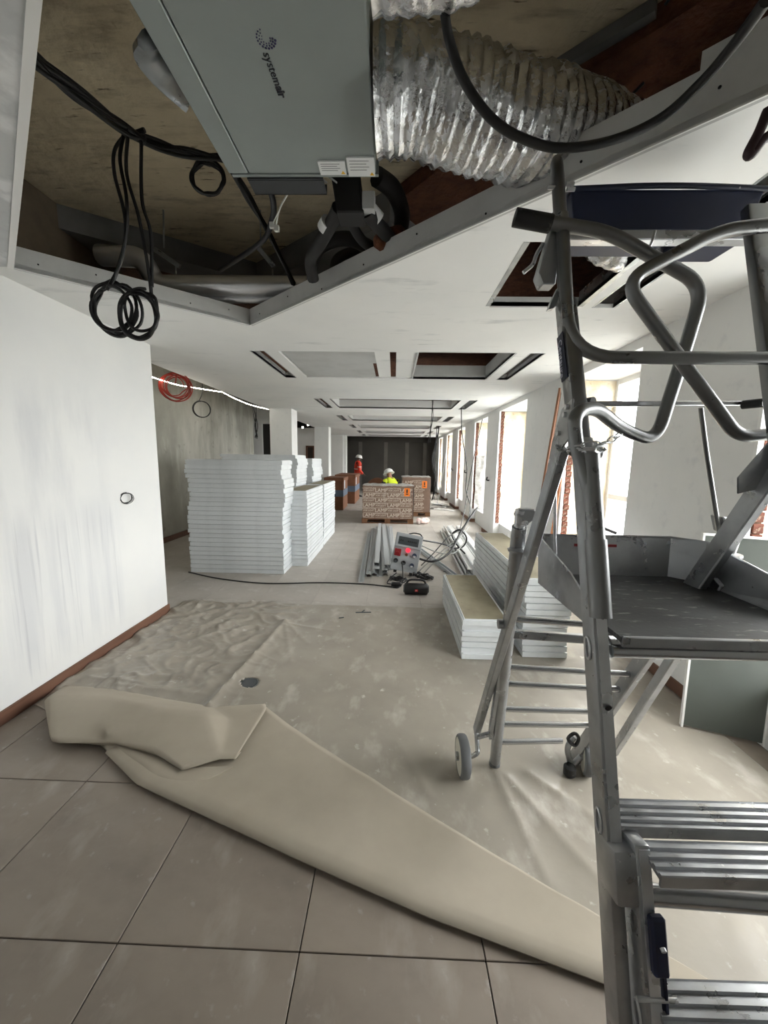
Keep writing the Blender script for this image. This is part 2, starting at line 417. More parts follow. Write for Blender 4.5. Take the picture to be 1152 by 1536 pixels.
# right wall: piers between deep window recesses
SEG = [(-2.1,0.7),(2.2,3.3),(4.6,6.0),(7.55,8.45),(9.8,11.1),(12.3,13.5),(14.9,16.1),(17.4,18.8)]
XW = 2.62
rw = MB()
for (a, b) in SEG: rw.box(XR, XW, a, b, 0, SZ)
for (p, q) in zip(SEG, SEG[1:]):
    rw.box(XR+0.12, XW, p[1], q[0], 0, 0.34)
    rw.box(XR, XW, p[1], q[0], 2.54, SZ)
rw = rw.build('wall_right', M['plaster'])
struct(rw, 'white plastered piers between tall deep window recesses', 'wall')
br_me = MB().box(-0.032,0.032,-0.016,0.016,-0.029,0.029).mesh('brick', M['brick'], bevel=0.004)
rsk = MB()
for (a, b) in SEG:
    rsk.box(XR-0.014, XR+0.001, a-0.014, b+0.014, 0, 0.085)
    rsk.box(XR-0.014, XR+0.125, a-0.014, a+0.0, 0, 0.085)
struct(rsk.build('baseboard_right', M['skirting']), 'brown skirting around the white window piers', 'skirting')
def rough_sheet(x0,x1,z0,z1,y,amp,seed,nx=8,nz=40):
    rows = []
    for j in range(nz+1):
        z = z0+(z1-z0)*j/nz; row = []
        for i in range(nx+1):
            e = (i == 0)
            x = x0+(x1-x0)*i/nx + (0.035*noise.noise((z*6,seed,0)) if e else 0)
            row.append((x, y - 0.012 - amp*abs(noise.noise((x*7,z*5,seed))), z))
        rows.append(row)
    return MB().grid(rows)
frame_m = mat('white_window_frame', (225,226,226), 0.45)
for k in range(0, len(SEG)-1):
    y0 = SEG[k][1]; y1 = SEG[k+1][0]
    # far jamb: board edge, bricks, rough plaster
    z = 0.38
    while z < 2.52:
        if y0 < 12:
            o = link('brick', br_me, rw); o.location = (XR+0.066+random.uniform(-0.007,0.007), y1-0.004-random.uniform(0,0.012), z)
            o.rotation_euler = (0, random.uniform(-0.04,0.04), 0)
        z += 0.066 + random.uniform(-0.003,0.004)
    MB().box(XR+0.03,XR+0.12,y1-0.006,y1+0.001,0.35,2.53).build('mortar_bed', M['mortar'], rw)
    rough_sheet(XR+0.092, XW-0.07, 0.35, 2.53, y1+0.004, 0.02, k*3.1).build('jamb_plaster', M['foam_plaster'], rw, smooth=60, fix=False)
    MB().box(XR-0.002,XR+0.03,y1-0.02,y1+0.001,0.34,2.54).build('edge_bead', M['white'], rw)
    wd = thing('window_%d' % (k+1), (2.58,(y0+y1)/2,0.34)); wd['kind'] = 'structure'
    tag(wd, 'tall white framed window in the %s recess of the pier wall' % ['first','second','third','fourth','fifth','sixth','seventh'][k], 'window')
    fr_ = MB()
    for yy in (y0+0.03, (y0+y1)/2, y1-0.03): fr_.box(2.55,2.61,yy-0.03,yy+0.03,0.34,2.54)
    for zz in (0.37, 1.2, 2.51): fr_.box(2.555,2.605,y0,y1,zz-0.03,zz+0.03)
    fr_.build('window_frame', frame_m, wd)
    for (p, q) in ((y0+0.05,(y0+y1)/2-0.02),((y0+y1)/2+0.02,y1-0.05)):
        for (s, t) in ((0.39,1.18),(1.22,2.49)):
            MB().box(2.577,2.583,p,q,s,t).build('pane', M['glass'], wd)

# ------------------------------------------------------------ hall end behind the camera
wk = MB().box(-2.4,2.7,-2.2,-2.05,0,SZ).build('wall_front', M['plaster'])
struct(wk, 'white end wall opposite the dark far wall', 'wall')

# ------------------------------------------------------------ plenum: downstand beams
M['conc_dark'] = mat('grey_concrete_beam', (122,122,120), 0.9, layers=[(3,(104,104,102),0.4,0.7)], bump=(12,0.3,0.01))
def downstand(u0,v0,u1,v1,drop,depth,label,ext=0.3):
    a = at(u0,v0,z=SZ); b = at(u1,v1,z=SZ); d = (b-a).normalized(); a = a-d*ext; b = b+d*ext*0.2
    nrm = V(-d.y,d.x,0)
    if nrm.y < 0: nrm = -nrm
    o = MB().hexa([a+V(0,0,-drop), b+V(0,0,-drop), b+nrm*depth+V(0,0,-drop), a+nrm*depth+V(0,0,-drop)],
                  [a, b, b+nrm*depth, a+nrm*depth]).build('ceiling_beam', M['conc_dark'])
    return struct(o, label, 'beam')
downstand(28,288,385,394,0.16,0.3,'dark concrete beam crossing above the foil pipes',0.1)
downstand(385,394,575,288,0.2,0.3,'dark concrete beam behind the valve hoses')
downstand(770,128,985,-8,0.05,0.12,'grey beam above the silver flexible duct',0.0)

# ------------------------------------------------------------ air handling unit
M['unit'] = mat('grey_coated_sheet_metal', (150,158,156), 0.45, 0.2, layers=[(2,(142,150,148),0.4,0.7)], bump=(180,0.03,0.001))
M['black_rubber'] = mat('black_rubber', (26,26,27), 0.65)
M['dark_metal'] = mat('dark_grey_metal', (70,72,75), 0.5, 0.6)
M['paper'] = mat('white_sticker', (226,228,228), 0.5)
M['ink'] = mat('dark_ink', (24,28,40), 0.6)
M['yellow_sticker'] = mat('yellow_warning_print', (232,180,40), 0.5)
UZ = 2.80
un = thing('air_handling_unit', (-0.4,1.0,UZ), 'grey ceiling air handling unit with printed name and white stickers', 'air unit')
MB().box(-0.645,-0.10,0.25,1.785,UZ,UZ+0.42).build('casing', M['unit'], un, bevel=0.004)
MB().box(-0.73,-0.648,0.25,1.78,UZ-0.003,UZ+0.4).build('side_panel', M['unit'], un, bevel=0.003)
MB().tube(rounded([(-0.74,1.28,UZ+0.02),(-0.80,1.34,UZ+0.05),(-0.80,1.44,UZ+0.07),(-0.74,1.5,UZ+0.05)],0.05),0.05,10,flat=0.45).build('spigot', M['galv'], un, smooth=40)
MB().box(-0.72,-0.09,1.785,1.80,UZ-0.004,UZ+0.05).build('end_flange', M['unit'], un)
def text_mesh(body, size, depth=0.0006, bold=0.0, align='LEFT'):
    c = bpy.data.curves.new('lettering', 'FONT'); c.body = body; c.size = size; c.extrude = depth; c.offset = bold; c.align_x = align; c.align_y = 'CENTER'
    c.resolution_u = 3
    o = bpy.data.objects.new('lettering', c); COL.objects.link(o)
    dg = bpy.context.evaluated_depsgraph_get()
    me = bpy.data.meshes.new_from_object(o.evaluated_get(dg)); bpy.data.objects.remove(o)
    return me
def place_text(body, size, origin, right, up, m, parent, bold=0.0, align='LEFT', name='lettering'):
    me = text_mesh(body, size, bold=bold, align=align); me.materials.clear(); me.materials.append(m)
    r = Vector(right).normalized(); u = Vector(up).normalized(); n = r.cross(u)
    mt = Matrix((r, u, n)).transposed().to_4x4(); mt.translation = Vector(origin)
    me.transform(mt)
    return link(name, me, parent)
p0 = at(399,78,z=UZ); p1 = at(424,146,z=UZ)
dirt = (p1-p0); ln = dirt.length; dirt.normalize(); upv = V(0,0,-1).cross(dirt) * 1
if upv.x < 0: upv = -upv
def xr(me): xs = [v.co.x for v in me.vertices]; return min(xs), max(xs)
w1 = xr(text_mesh('system',1.0))[1]; w2 = xr(text_mesh('air',1.0))[1]; fsz = ln/(w1+w2+0.12)
place_text('system', fsz, p0+V(0,0,-0.0012), dirt, upv, M['ink'], un)
place_text('air', fsz, p0+dirt*fsz*(w1+0.1)+V(0,0,-0.0012), dirt, upv, M['ink'], un, bold=0.0012)
lg = MB(); lc = at(399,58,z=UZ)+V(0,0,-0.001)
for ring, (rr, k, ds) in enumerate(((0.026,13,0.0036),(0.019,10,0.003),(0.0125,7,0.0024))):
    for i in range(k):
        a = PI*0.1 + 2*PI*i/k*0.72 + ring*0.3
        q = lc + dirt*rr*math.cos(a+PI) + upv*rr*math.sin(a+PI)
        lg.cyl(q, q+V(0,0,0.0008), ds*(0.6+0.5*i/k), 6)
lg.build('logo', mat('violet_ink', (44,38,86), 0.6), un)
def sticker(u0,v0,u1,v1,warn):
    a = at(u0,v0,z=UZ); b = at(u1,v1,z=UZ)
    s = MB().box(min(a.x,b.x),max(a.x,b.x),min(a.y,b.y),max(a.y,b.y),UZ-0.0065,UZ-0.0005).build('sticker', M['paper'], un)
    x1 = max(a.x,b.x); y1 = max(a.y,b.y); x0 = min(a.x,b.x); y0 = min(a.y,b.y)
    MB().prism([(x1-0.022,y1-0.006,UZ-0.0066),(x1-0.004,y1-0.006,UZ-0.0066),(x1-0.013,y1-0.024,UZ-0.0066)],(0,0,-0.0006)).build('warning_triangle', M['yellow_sticker'], s)
    l = MB()
    for k in range(4):
        yy = y0+(y1-y0)*(0.15+0.16*k); l.box(x0+0.01,x0+(x1-x0)*(0.8-0.1*(k%2)),yy,yy+0.0022,UZ-0.0072,UZ-0.0065)
    l.build('print_line', mat('grey_print', (120,122,124), 0.6), s)
sticker(476,240,520,260,1); sticker(519,234,563,262,1)
# cable tray and valve assembly at the end of the unit
ct = thing('cable_tray', (-0.5,1.9,UZ), 'dark metal cable tray under the end of the air unit', 'cable tray')
MB().box(-0.66,-0.33,1.81,1.90,UZ-0.01,UZ-0.004).box(-0.66,-0.33,1.895,1.90,UZ-0.01,UZ+0.03).box(-0.66,-0.33,1.80,1.806,UZ-0.01,UZ+0.03).build('tray', M['dark_metal'], ct)
wm = MB()
for k in range(7):
    x = -0.64+0.045*k
    wm.tube(spline([(x,1.82,UZ+0.02),(x+0.03,1.86,UZ+0.05),(x+0.05,1.84,UZ+0.03),(x+0.09,1.87,UZ+0.02)],5),0.004,5)
wm.build('wire_tangle', mat('grey_wire', (150,152,152), 0.5), ct, smooth=60)
va = thing('control_valve', (-0.18,1.95,UZ-0.1), 'black motorised valve with white tagged rubber hoses below the air unit', 'valve')
def pp(*a, y=2.0): return [at(u,v,y=yy) for (u,v,yy) in a]
b0 = at(515,300,y=1.95)
MB().prism([at(496,262,y=1.93),at(541,262,y=1.93),at(540,285,y=1.93),at(546,318,y=1.93),at(505,318,y=1.93),at(500,285,y=1.93)],(0,0.12,0)).build('valve_body', M['black_rubber'], va, bevel=0.006)
bx = at(553,302,y=1.95)
MB().box(bx.x-0.03,bx.x+0.03,1.93,1.99,bx.z-0.045,bx.z+0.035).build('actuator_box', mat('light_grey_plastic', (188,190,190), 0.5), va, bevel=0.004)
def hose(pts, r, parent, tagpos=None):
    h = MB().tube(spline(pts,8), r, 10).build('hose', M['black_rubber'], parent, smooth=60)
    if tagpos:
        a, b = tagpos; MB().tube([a, b], r*1.06, 12).build('white_tag', M['paper'], h, smooth=60)
hose(pp((508,312,1.98),(500,330,2.05),(480,365,2.2),(466,390,2.35),(470,420,2.45)), 0.034, va, (at(492,332,y=2.07),at(486,342,y=2.11)))
hose(pp((552,318,1.98),(560,330,2.02),(580,352,2.15),(592,370,2.3)), 0.034, va, (at(556,316,y=2.0),at(568,330,y=2.03)))
hose(pp((525,318,2.0),(530,340,2.1),(548,365,2.25),(575,378,2.4)), 0.026, va)
hose(pp((466,400,2.4),(480,370,2.4),(520,358,2.4),(560,375,2.45),(590,400,2.5)), 0.04, va)
hose(pp((565,265,1.95),(590,285,2.05),(603,320,2.2),(600,350,2.35)), 0.042, va)
hose(pp((500,420,2.6),(505,390,2.6),(535,378,2.65),(560,395,2.7)), 0.03, va)
ob = MB().tube(spline(pp((565,372,2.2),(585,360,2.22),(605,350,2.25)),5),[0.03,0.05,0.055,0.055,0.055,0.055,0.055,0.05,0.05,0.045,0.03],12).build('insulation_tuft', mat('rust_mineral_wool', (118,70,44), 0.95, layers=[(30,(80,44,28),0.4,0.6)], bump=(60,1.0,0.03)), smooth=60)
tag(ob, 'rust brown tuft of mineral wool by the black hoses', 'insulation')
ww = MB().tube(spline(pp((441,262,1.9),(440,275,1.92),(420,312,1.95),(414,338,1.98)),6),0.004,6).tube(spline(pp((420,312,1.95),(409,336,1.97)),4),0.003,6)
for (u,v) in ((408,338),(415,343)):
    q = at(u,v,y=1.98); ww.box(q.x-0.011,q.x+0.011,q.y-0.008,q.y+0.008,q.z-0.012,q.z+0.012)
tag(ww.build('dangling_wire', mat('white_cable', (205,205,200), 0.5), smooth=50), 'thin white wire with connectors dangling from the air unit', 'wire')

# ------------------------------------------------------------ foil ducts and pipes
M['foil'] = mat('crinkled_aluminium_foil', (205,206,208), 0.22, 1.0, bump=(26,0.55,0.02), rvar=(20,0.12,0.35))
M['foil_smooth'] = mat('wrapped_aluminium_foil', (206,207,209), 0.3, 0.75)
def flex(name, path, r, label, step=0.042, amp=0.07, seed=0):
    P = spline(path, 40); L_ = [0]
    for a, b in zip(P, P[1:]): L_.append(L_[-1]+(b-a).length)
    n = int(L_[-1]/step)*4; pts = []; rad = []
    j = 0
    for i in range(n+1):
        s = L_[-1]*i/n
        while j < len(L_)-2 and L_[j+1] < s: j += 1
        t = (s-L_[j])/max(1e-9, L_[j+1]-L_[j]); pts.append(P[j].lerp(P[j+1], t))
        ph = (s/step)*2*PI
        rad.append(r*(1+amp*0.5*math.cos(ph)+0.03*noise.noise((s*9,seed,1))))
    nn = 40; mb = MB().tube(pts, rad, nn)
    # crumple
    vs = []
    for i, v in enumerate(mb.v):
        c = pts[min(i//nn, len(pts)-1)]; dv = Vector(v)-c
        k = 1+0.06*noise.noise(Vector(v)*14+Vector((seed,0,0)))+0.025*noise.noise(Vector(v)*38)
        vs.append(tuple(c+dv*k))
    mb.v = vs
    return tag(mb.build(name, M['foil'], smooth=50), label, 'duct')
flex('flexible_duct', [at(566,142,y=1.52),at(620,143,y=1.52),at(700,168,y=1.56),at(790,192,y=1.62),at(870,212,y=1.74),at(925,235,y=1.95)], 0.168, 'large crinkled silver flexible duct running off the side of the air unit', seed=3)
flex('flexible_duct', [at(560,-95,y=1.05),at(620,-95,y=1.05),at(690,-110,y=1.05),at(760,-160,y=1.1)], 0.115, 'short silver flexible duct nearest the start of the air unit', seed=9)
flex('flexible_duct', [at(880,335,y=2.2),at(925,372,y=2.2),at(985,378,y=2.3)], 0.10, 'silver flexible duct showing through the ceiling hatch', seed=5)
flex('flexible_duct', [V(0.55,4.6,2.98),V(0.85,4.55,2.95),V(1.05,4.6,2.97),V(1.5,4.7,3.0)], 0.12, 'silver flexible duct above the half open coffer', seed=6)
for k, (x, y) in enumerate(((-0.75,10.1),(-0.8,14.9),(0.7,12.5))):
    flex('flexible_duct', [V(x-0.3,y,2.95),V(x,y,2.86),V(x+0.35,y+0.05,2.95)], 0.13, ['silver flexible duct above the third coffer','silver flexible duct above the fifth coffer','silver flexible duct above the fourth coffer'][k], seed=20+k)
def pipe(path, r, label):
    return tag(MB().tube(rounded(path,0.12), r, 16).build('insulated_pipe', M['foil_smooth'], smooth=60), label, 'pipe')
pipe([at(150,383,y=2.95),at(215,386,y=2.95),at(234,428,y=3.0),at(462,430,y=3.0)], 0.07, 'thick foil wrapped pipe with an elbow above the ceiling edge')
pipe([at(285,449,y=3.05),at(438,448,y=3.05)], 0.03, 'thin foil wrapped pipe below the thick one')
# hangers
rod_m = M['galv']
for k, (u, v0, v1, y) in enumerate(((246,333,372,2.95),(264,398,412,2.98),(391,335,372,2.95),(409,398,412,2.98))):
    a = at(u,v0,y=y); b = at(u,v1,y=y); a.z = SZ if k in (0,2) else a.z
    tag(MB().cyl(a,b,0.006,6).build('threaded_rod', rod_m), ['threaded rod hanging from the slab over the pipe elbow','short threaded rod gripping the thick foil pipe','threaded rod hanging from the slab near the cable bundle','short threaded rod holding the end of the thick foil pipe'][k], 'rod')
for k, (p, q) in enumerate((((232,374,2.95),(270,400,2.98)),((388,372,2.95),(411,400,2.98)))):
    tag(MB().beam(at(p[0],p[1],y=p[2]),at(q[0],q[1],y=q[2]),0.03,0.03).build('hanger_channel', rod_m), ['galvanised hanger channel over the pipe elbow','galvanised hanger channel beside the cable bundle'][k], 'bracket')

# ------------------------------------------------------------ cables overhead
M['cable'] = mat('black_cable_sheath', (22,22,23), 0.5)
def bundle(name, path, n, spread, r, label, cat='cables', m='cable'):
    t = thing(name, path[0], label, cat)
    for k in range(n):
        rn = random.Random(k*31+len(path))
        pts = [Vector(p)+V(rn.uniform(-1,1),rn.uniform(-1,1),rn.uniform(-1,1))*spread for p in path]
        MB().tube(spline(pts,8), r, 7).build('cable', M[m], t, smooth=60)
    return t
bundle('cable_bundle', [at(30,72,y=1.62),at(120,146,y=1.8),at(188,196,y=2.0),at(215,207,y=2.05)], 12, 0.022, 0.011, 'thick bundle of black cables slung below the slab')
bundle('cable_bundle', [at(188,196,y=2.0),at(235,218,y=2.1),at(285,232,y=2.15),at(345,240,y=2.2)], 7, 0.018, 0.009, 'looser black cables running on to the air unit')
bundle('cable_bundle', [at(345,250,y=2.25),at(372,295,y=2.4),at(402,350,y=2.6),at(440,425,y=2.9)], 6, 0.012, 0.011, 'black cable bundle dropping from the air unit to the foil pipe')
def coil(name, c, rad, n, r, label, m='cable', axis=(0,1,0), jit=0.12, squash=1.0, extra=(), cat='cable coil', seed=1):
    rn = random.Random(seed); c = Vector(c); ax = Vector(axis).normalized()
    u = V(0,0,1); u = (u-ax*u.dot(ax)).normalized(); v = ax.cross(u)
    mb = MB(); pts = []
    for k in range(n):
        R_ = rad*(1+rn.uniform(-jit,jit)); ox = rn.uniform(-jit,jit)*rad*1.2; oz = rn.uniform(-jit,jit)*rad*0.8
        for i in range(14):
            a = 2*PI*i/14+k*0.3
            pts.append(c+v*(ox+R_*math.sin(a)*squash)+u*(oz+R_*math.cos(a))+ax*(rn.uniform(-1,1)*r*1.5+k*r*0.6))
    mb.tube(spline(pts,3), r, 6)
    for e in extra: mb.tube(spline(e,8), r, 6)
    return tag(mb.build(name, M[m], smooth=60), label, cat)
def coil_pts(c, rad, n, seed):
    rn = random.Random(seed); out = []
    for k in range(n):
        R_ = rad*(1+rn.uniform(-0.16,0.16)); ox = rn.uniform(-0.02,0.02); oz = rn.uniform(-0.02,0.02)
        for i in range(12):
            a = 2*PI*i/12+k*0.3; out.append(Vector(c)+V(ox+R_*0.85*math.sin(a),0.006*k+rn.uniform(-0.01,0.01),oz+R_*math.cos(a)))
    return out
coil('cable_coil', at(172,462,y=2.0), 0.115, 4, 0.008, 'large coil of black cable hanging below the ceiling cut-out', jit=0.16, seed=4, squash=0.95, extra=[coil_pts(at(208,468,y=1.98),0.118,4,9),
    pp((190,200,2.0),(172,225,2.0),(172,262,2.0),(188,330,2.0),(182,390,2.0),(160,435,2.0)),
    pp((186,200,2.0),(180,240,2.0),(190,300,2.0),(188,360,2.0),(168,430,2.0)),
    pp((192,202,2.0),(190,260,2.0),(208,325,2.0),(222,400,2.0),(228,450,2.0)),
    pp((212,212,2.04),(213,300,2.03),(226,350,2.02),(228,430,2.0))])
coil('cable_coil', at(310,266,y=2.2), 0.075, 3, 0.008, 'small loop of black cable beside the air unit', jit=0.08, squash=1.15, seed=6)
tag(MB().tube(spline(pp((664,-10,1.12),(674,60,1.14),(700,128,1.18),(745,185,1.22),(800,214,1.25),(850,222,1.26),(920,210,1.25),(990,178,1.22),(1050,125,1.12),(1100,68,1.02),(1150,0,0.92)),8),0.0125,10).build('hanging_cable', M['cable'], smooth=60), 'single thick black cable sagging in front of the silver duct', 'cable')
tag(MB().tube(spline(pp((404,282,2.1),(410,305,2.2),(408,330,2.3),(390,365,2.6),(330,405,3.1)),6),0.016,8).build('hanging_cable', M['dark_metal'], smooth=60), 'dark grey conduit bending down behind the cable bundle', 'cable')
tag(MB().cyl(at(800,103,y=2.1),at(968,116,y=2.1),0.035,12).build('drain_pipe', M['conc_dark'], smooth=60), 'dark grey pipe behind the silver flexible duct', 'pipe')
for k,(a,b) in enumerate((((845,90,2.1),(965,42,1.9)),((965,50,1.9),(1003,0,1.7)),((925,165,1.9),(965,125,1.9)))):
    tag(MB().cyl(at(a[0],a[1],y=a[2]),at(b[0],b[1],y=b[2]),0.006,6).build('thin_conduit', M['dark_metal']), ['thin conduit along the grey beam','thin conduit rising past the grey beam','thin conduit low behind the silver duct'][k], 'conduit')
# strap near the right edge
tag(MB().tube(spline(pp((1152,165,1.0),(1140,195,1.0),(1124,226,1.0),(1127,232,1.0),(1142,212,1.0),(1160,200,1.0)),6),0.011,8).build('strap_loop', mat('dark_plum_strap', (58,40,46), 0.6), smooth=60), 'dark plum strap loop hanging at the ceiling cut-out', 'strap')
# strip light along the left ceiling edge with coils of cable
M['led'] = mat('lit_led_strip', (255,250,235), 0.5, emit=((255,247,228), 24.0))
ledp = [at(226,565,x=-2.95),at(265,577,x=-2.95),at(300,583,x=-2.93),at(333,588,x=-2.9)]
tag(MB().tube(spline(ledp,8),0.0055,8).build('led_strip', M['led'], smooth=60), 'glowing strip light sagging above the grey rendered wall by the red coil', 'strip light')
ledp = [at(335,589,x=-2.9),at(355,599,x=-2.9),at(378,608,x=-2.88),at(403,614,x=-2.85)]
tag(MB().tube(spline(ledp,8),0.0055,8).build('led_strip', M['led'], smooth=60), 'glowing strip light running on to the white column', 'strip light')
M['red_cable'] = mat('red_cable_sheath', (150,48,34), 0.5)
coil('cable_coil', at(264,581,x=-2.82), 0.15, 8, 0.007, 'coil of red cable hanging in front of the grey rendered wall', m='red_cable', axis=(-0.5,0.8,0), jit=0.2, seed=11, extra=[[V(-2.82,at(264,556,x=-2.82).y,SZ),at(264,556,x=-2.82),at(263,575,x=-2.82)]])
coil('cable_coil', at(303,614,x=-2.85), 0.115, 3, 0.006, 'ring of black cable hanging in front of the grey rendered wall', axis=(-0.5,0.8,0), jit=0.05, seed=12, extra=[[V(-2.85,at(303,570,x=-2.85).y,SZ),at(303,570,x=-2.85),at(303,590,x=-2.85),at(298,602,x=-2.85)]])
bundle('wire_drop', [V(-3.0,at(383,606,x=-3.0).y,SZ),at(383,606,x=-3.0),at(383,640,x=-3.0),at(384,655,x=-3.0)], 5, 0.05, 0.008, 'black wires hanging down next to the black door', 'wires')
tag(coil('cable_coil', at(190,747,x=-2.285), 0.042, 3, 0.003, 'small grey wire coil poking out of the white partition wall', axis=(-1,0.25,0), jit=0.12, squash=1.3, seed=2, m='cable'), None, 'wire coil')
# trays and pipes in the bay above the left ceiling edge
for k in range(3):
    x_ = -3.05-0.16*k; z_ = 2.85+0.05*k
    sp_ = thing('service_pipe', (x_,7.0,z_), ['grey service pipe nearest the ceiling edge in the left bay','grey service pipe in the middle of the left bay','grey service pipe nearest the rendered wall'][k], 'pipe')
    MB().cyl(V(x_,3.45,z_),V(x_,11.0,z_),0.03,10).build('pipe_run', M['conc_dark'], sp_, smooth=60)
    for yy in (5.0,8.0,10.6): MB().cyl(V(x_,yy,z_),V(x_,yy,SZ),0.005,6).build('hanger_rod', M['galv'], sp_)
# wires dropping from the coffer over the hall
bundle('wire_drop', [V(0.72,7.6,SZ),V(0.72,7.6,2.9),V(0.72,7.65,2.4),V(0.68,7.7,1.95)], 3, 0.035, 0.006, 'thin black wires dangling from the second coffer', 'wires')
bundle('wire_drop', [V(1.36,12.3,SZ-0.1),V(1.36,12.3,2.6),V(1.3,12.0,2.1),V(1.2,11.8,1.6),V(1.3,11.8,0.9),V(1.25,11.8,0.35)], 7, 0.05, 0.009, 'tangled black wires hanging to the floor beside the far piers', 'wires')
tag(MB().tube(spline([at(692,612,y=6.6),at(693,650,y=6.6),at(700,700,y=6.5),at(699,735,y=6.5),at(706,765,y=6.4),at(695,790,y=6.2),at(672,806,y=5.8),at(650,830,y=5.5),at(632,848,y=5.3)],8),0.008,6).build('hanging_cable', M['cable'], smooth=60), 'black cable dropping from the ceiling to the site power box', 'cable')
tag(MB().tube(spline([at(724,627,y=9.0),at(712,680,y=9.0),at(703,725,y=9.0),at(697,765,y=8.6),at(688,800,y=7.6)],8),0.009,6).build('hanging_cable', M['cable'], smooth=60), 'black cable slanting down across the third window recess', 'cable')
tag(MB().tube(spline([at(706,745,y=6.3),at(703,775,y=6.2),at(692,800,y=6.0),at(668,822,y=5.6),at(640,846,y=5.2),at(628,858,y=5.1)],8),0.008,6).build('hanging_cable', mat('grey_cable', (150,150,146), 0.5), smooth=60), 'light grey cable dropping beside the black one to the power box', 'cable')

# small lamps burning in the side room between the columns
for k, (x, y, z) in enumerate((tuple(at(462,637,y=13.2)),tuple(at(454,641,y=14.2)))):
    lp = thing('site_lamp', (x,y,z), ['small bare lamp burning between the columns','second bare lamp farther into the side room'][k], 'lamp')
    MB().lathe((x,y,z), [(0.01,-0.035),(0.026,-0.022),(0.03,0.0),(0.02,0.022),(0.01,0.035)], 12).build('bulb', mat('lit_bulb_%d' % k, (255,244,220), 0.4, emit=((255,240,210), 40.0)), lp, smooth=60)
    MB().cyl(V(x,y,z+0.03),V(x,y,SZ),0.006,6).build('cord', M['cable'], lp)

# ------------------------------------------------------------ platform ladder
M['alu'] = mat('scuffed_aluminium', (168,170,172), 0.36, 0.85, layers=[(9,(150,152,154),0.45,0.7),(38,(210,210,208),0.67,0.73)], bump=(70,0.06,0.002), rvar=(14,0.26,0.5))
M['alu_bright'] = mat('bright_and_lit_aluminium', (216,218,220), 0.3, 0.7, layers=[(3,(196,198,201),0.4,0.7,(3,1,1))], rvar=(18,0.24,0.4))  # bright fittings, and the light painted on the left stile's front
M['tube'] = mat('grey_tube_steel', (128,129,130), 0.32, 0.9, layers=[(30,(220,220,218),0.70,0.74)], rvar=(10,0.26,0.42))
M['polish'] = mat('polished_rung_aluminium', (184,186,188), 0.27, 0.95)
M['bluecap'] = mat('navy_plastic', (18,27,56), 0.5)
M['black_cap'] = mat('black_plastic', (28,28,29), 0.55, layers=[(40,(110,108,104),0.62,0.75)])
M['tray_floor'] = mat('worn_dark_platform', (66,67,68), 0.55, 0.3, layers=[(5,(48,49,50),0.4,0.65,(0.6,2,1)),(18,(150,149,144),0.58,0.74,(0.7,2.4,1))], bump=(60,0.2,0.003))
M['rubber_grey'] = mat('grey_tyre_rubber', (112,114,116), 0.8)
ld = thing('platform_ladder', (0.8,1.2,0), 'aluminium wheeled platform ladder with guard rails, treads and a dusty tray platform', 'ladder')
def LP(z, dx=0, dy=0): return V(0.56-0.024*z+dx, 0.644+0.262*z+dy, z)
def RP(z, dx=0, dy=0): return V(1.135-0.02*z+dx, 0.63+0.262*z+dy, z)
def UP(z, dx=0, dy=0): return LP(z, dx-0.006-0.016*min(1,max(0,(z-1.66)/0.34)), dy)
SIDE = (1,0,0)
def A(mb, name, m='alu', smooth=None, bevel=0, parent=ld, seg=1): return mb.build(name, M[m], parent, smooth, bevel, seg)
# front stiles: upper sections
A(MB().beam(LP(0.012), LP(1.66), 0.034, 0.062, SIDE), 'front_stile', 'alu', 40, 0.006, seg=2)
A(MB().beam(RP(0.012), RP(1.66), 0.034, 0.062, SIDE), 'front_stile', 'alu', 40, 0.006, seg=2)
A(MB().beam(LP(0.70,0.004,-0.032), LP(1.30,0.004,-0.032), 0.026, 0.006, SIDE), 'lit_face_strip', 'alu_bright')  # paler strip: light on the stile's front put into its colour
# lower sections
A(MB().beam(LP(0.0,0.045,-0.035), LP(0.72,0.045,-0.035), 0.036, 0.064, SIDE), 'lower_stile', 'alu', 40, 0.006, seg=2)
A(MB().beam(RP(0.0,-0.04,-0.035), RP(0.72,-0.04,-0.035), 0.036, 0.064, SIDE), 'lower_stile', 'alu', 40, 0.006, seg=2)
A(MB().beam(LP(0.0,0.048,-0.068), LP(0.72,0.048,-0.068), 0.024, 0.006, SIDE), 'lit_face_strip', 'alu_bright')  # lower stile's front painted paler too, as if lit
A(MB().beam(LP(0.0,0.045,-0.035), LP(0.05,0.045,-0.035), 0.044, 0.074, SIDE), 'rubber_foot', 'black_cap', bevel=0.004)
A(MB().beam(RP(0.0,-0.04,-0.035), RP(0.05,-0.04,-0.035), 0.044, 0.074, SIDE), 'rubber_foot', 'black_cap', bevel=0.004)
A(MB().beam(LP(0.585,0.012,-0.02), LP(0.70,0.012,-0.02), 0.064, 0.09, SIDE), 'guide_bracket', 'alu', 40, 0.01, seg=2)
lt = A(MB().beam(LP(0.485,0.058,-0.078), LP(0.60,0.058,-0.078), 0.034, 0.02, SIDE), 'latch', 'bluecap', bevel=0.005); lt['label'] = 'navy plastic latch'
A(MB().beam(LP(0.40,0.07,-0.066), LP(0.49,0.07,-0.066), 0.006, 0.016, SIDE), 'latch_tongue', 'bluecap', parent=lt)
q = LP(0.55,0.06,-0.09); A(MB().cyl(q, q+V(0,-0.006,-0.002), 0.006, 10), 'latch_screw', 'alu_bright', parent=lt)
for z in (0.43,):
    a = LP(z,0.02,-0.07); A(MB().cyl(a+V(-0.012,0,0), a+V(0.075,0,0), 0.005, 8), 'bolt', 'alu_bright', 60)
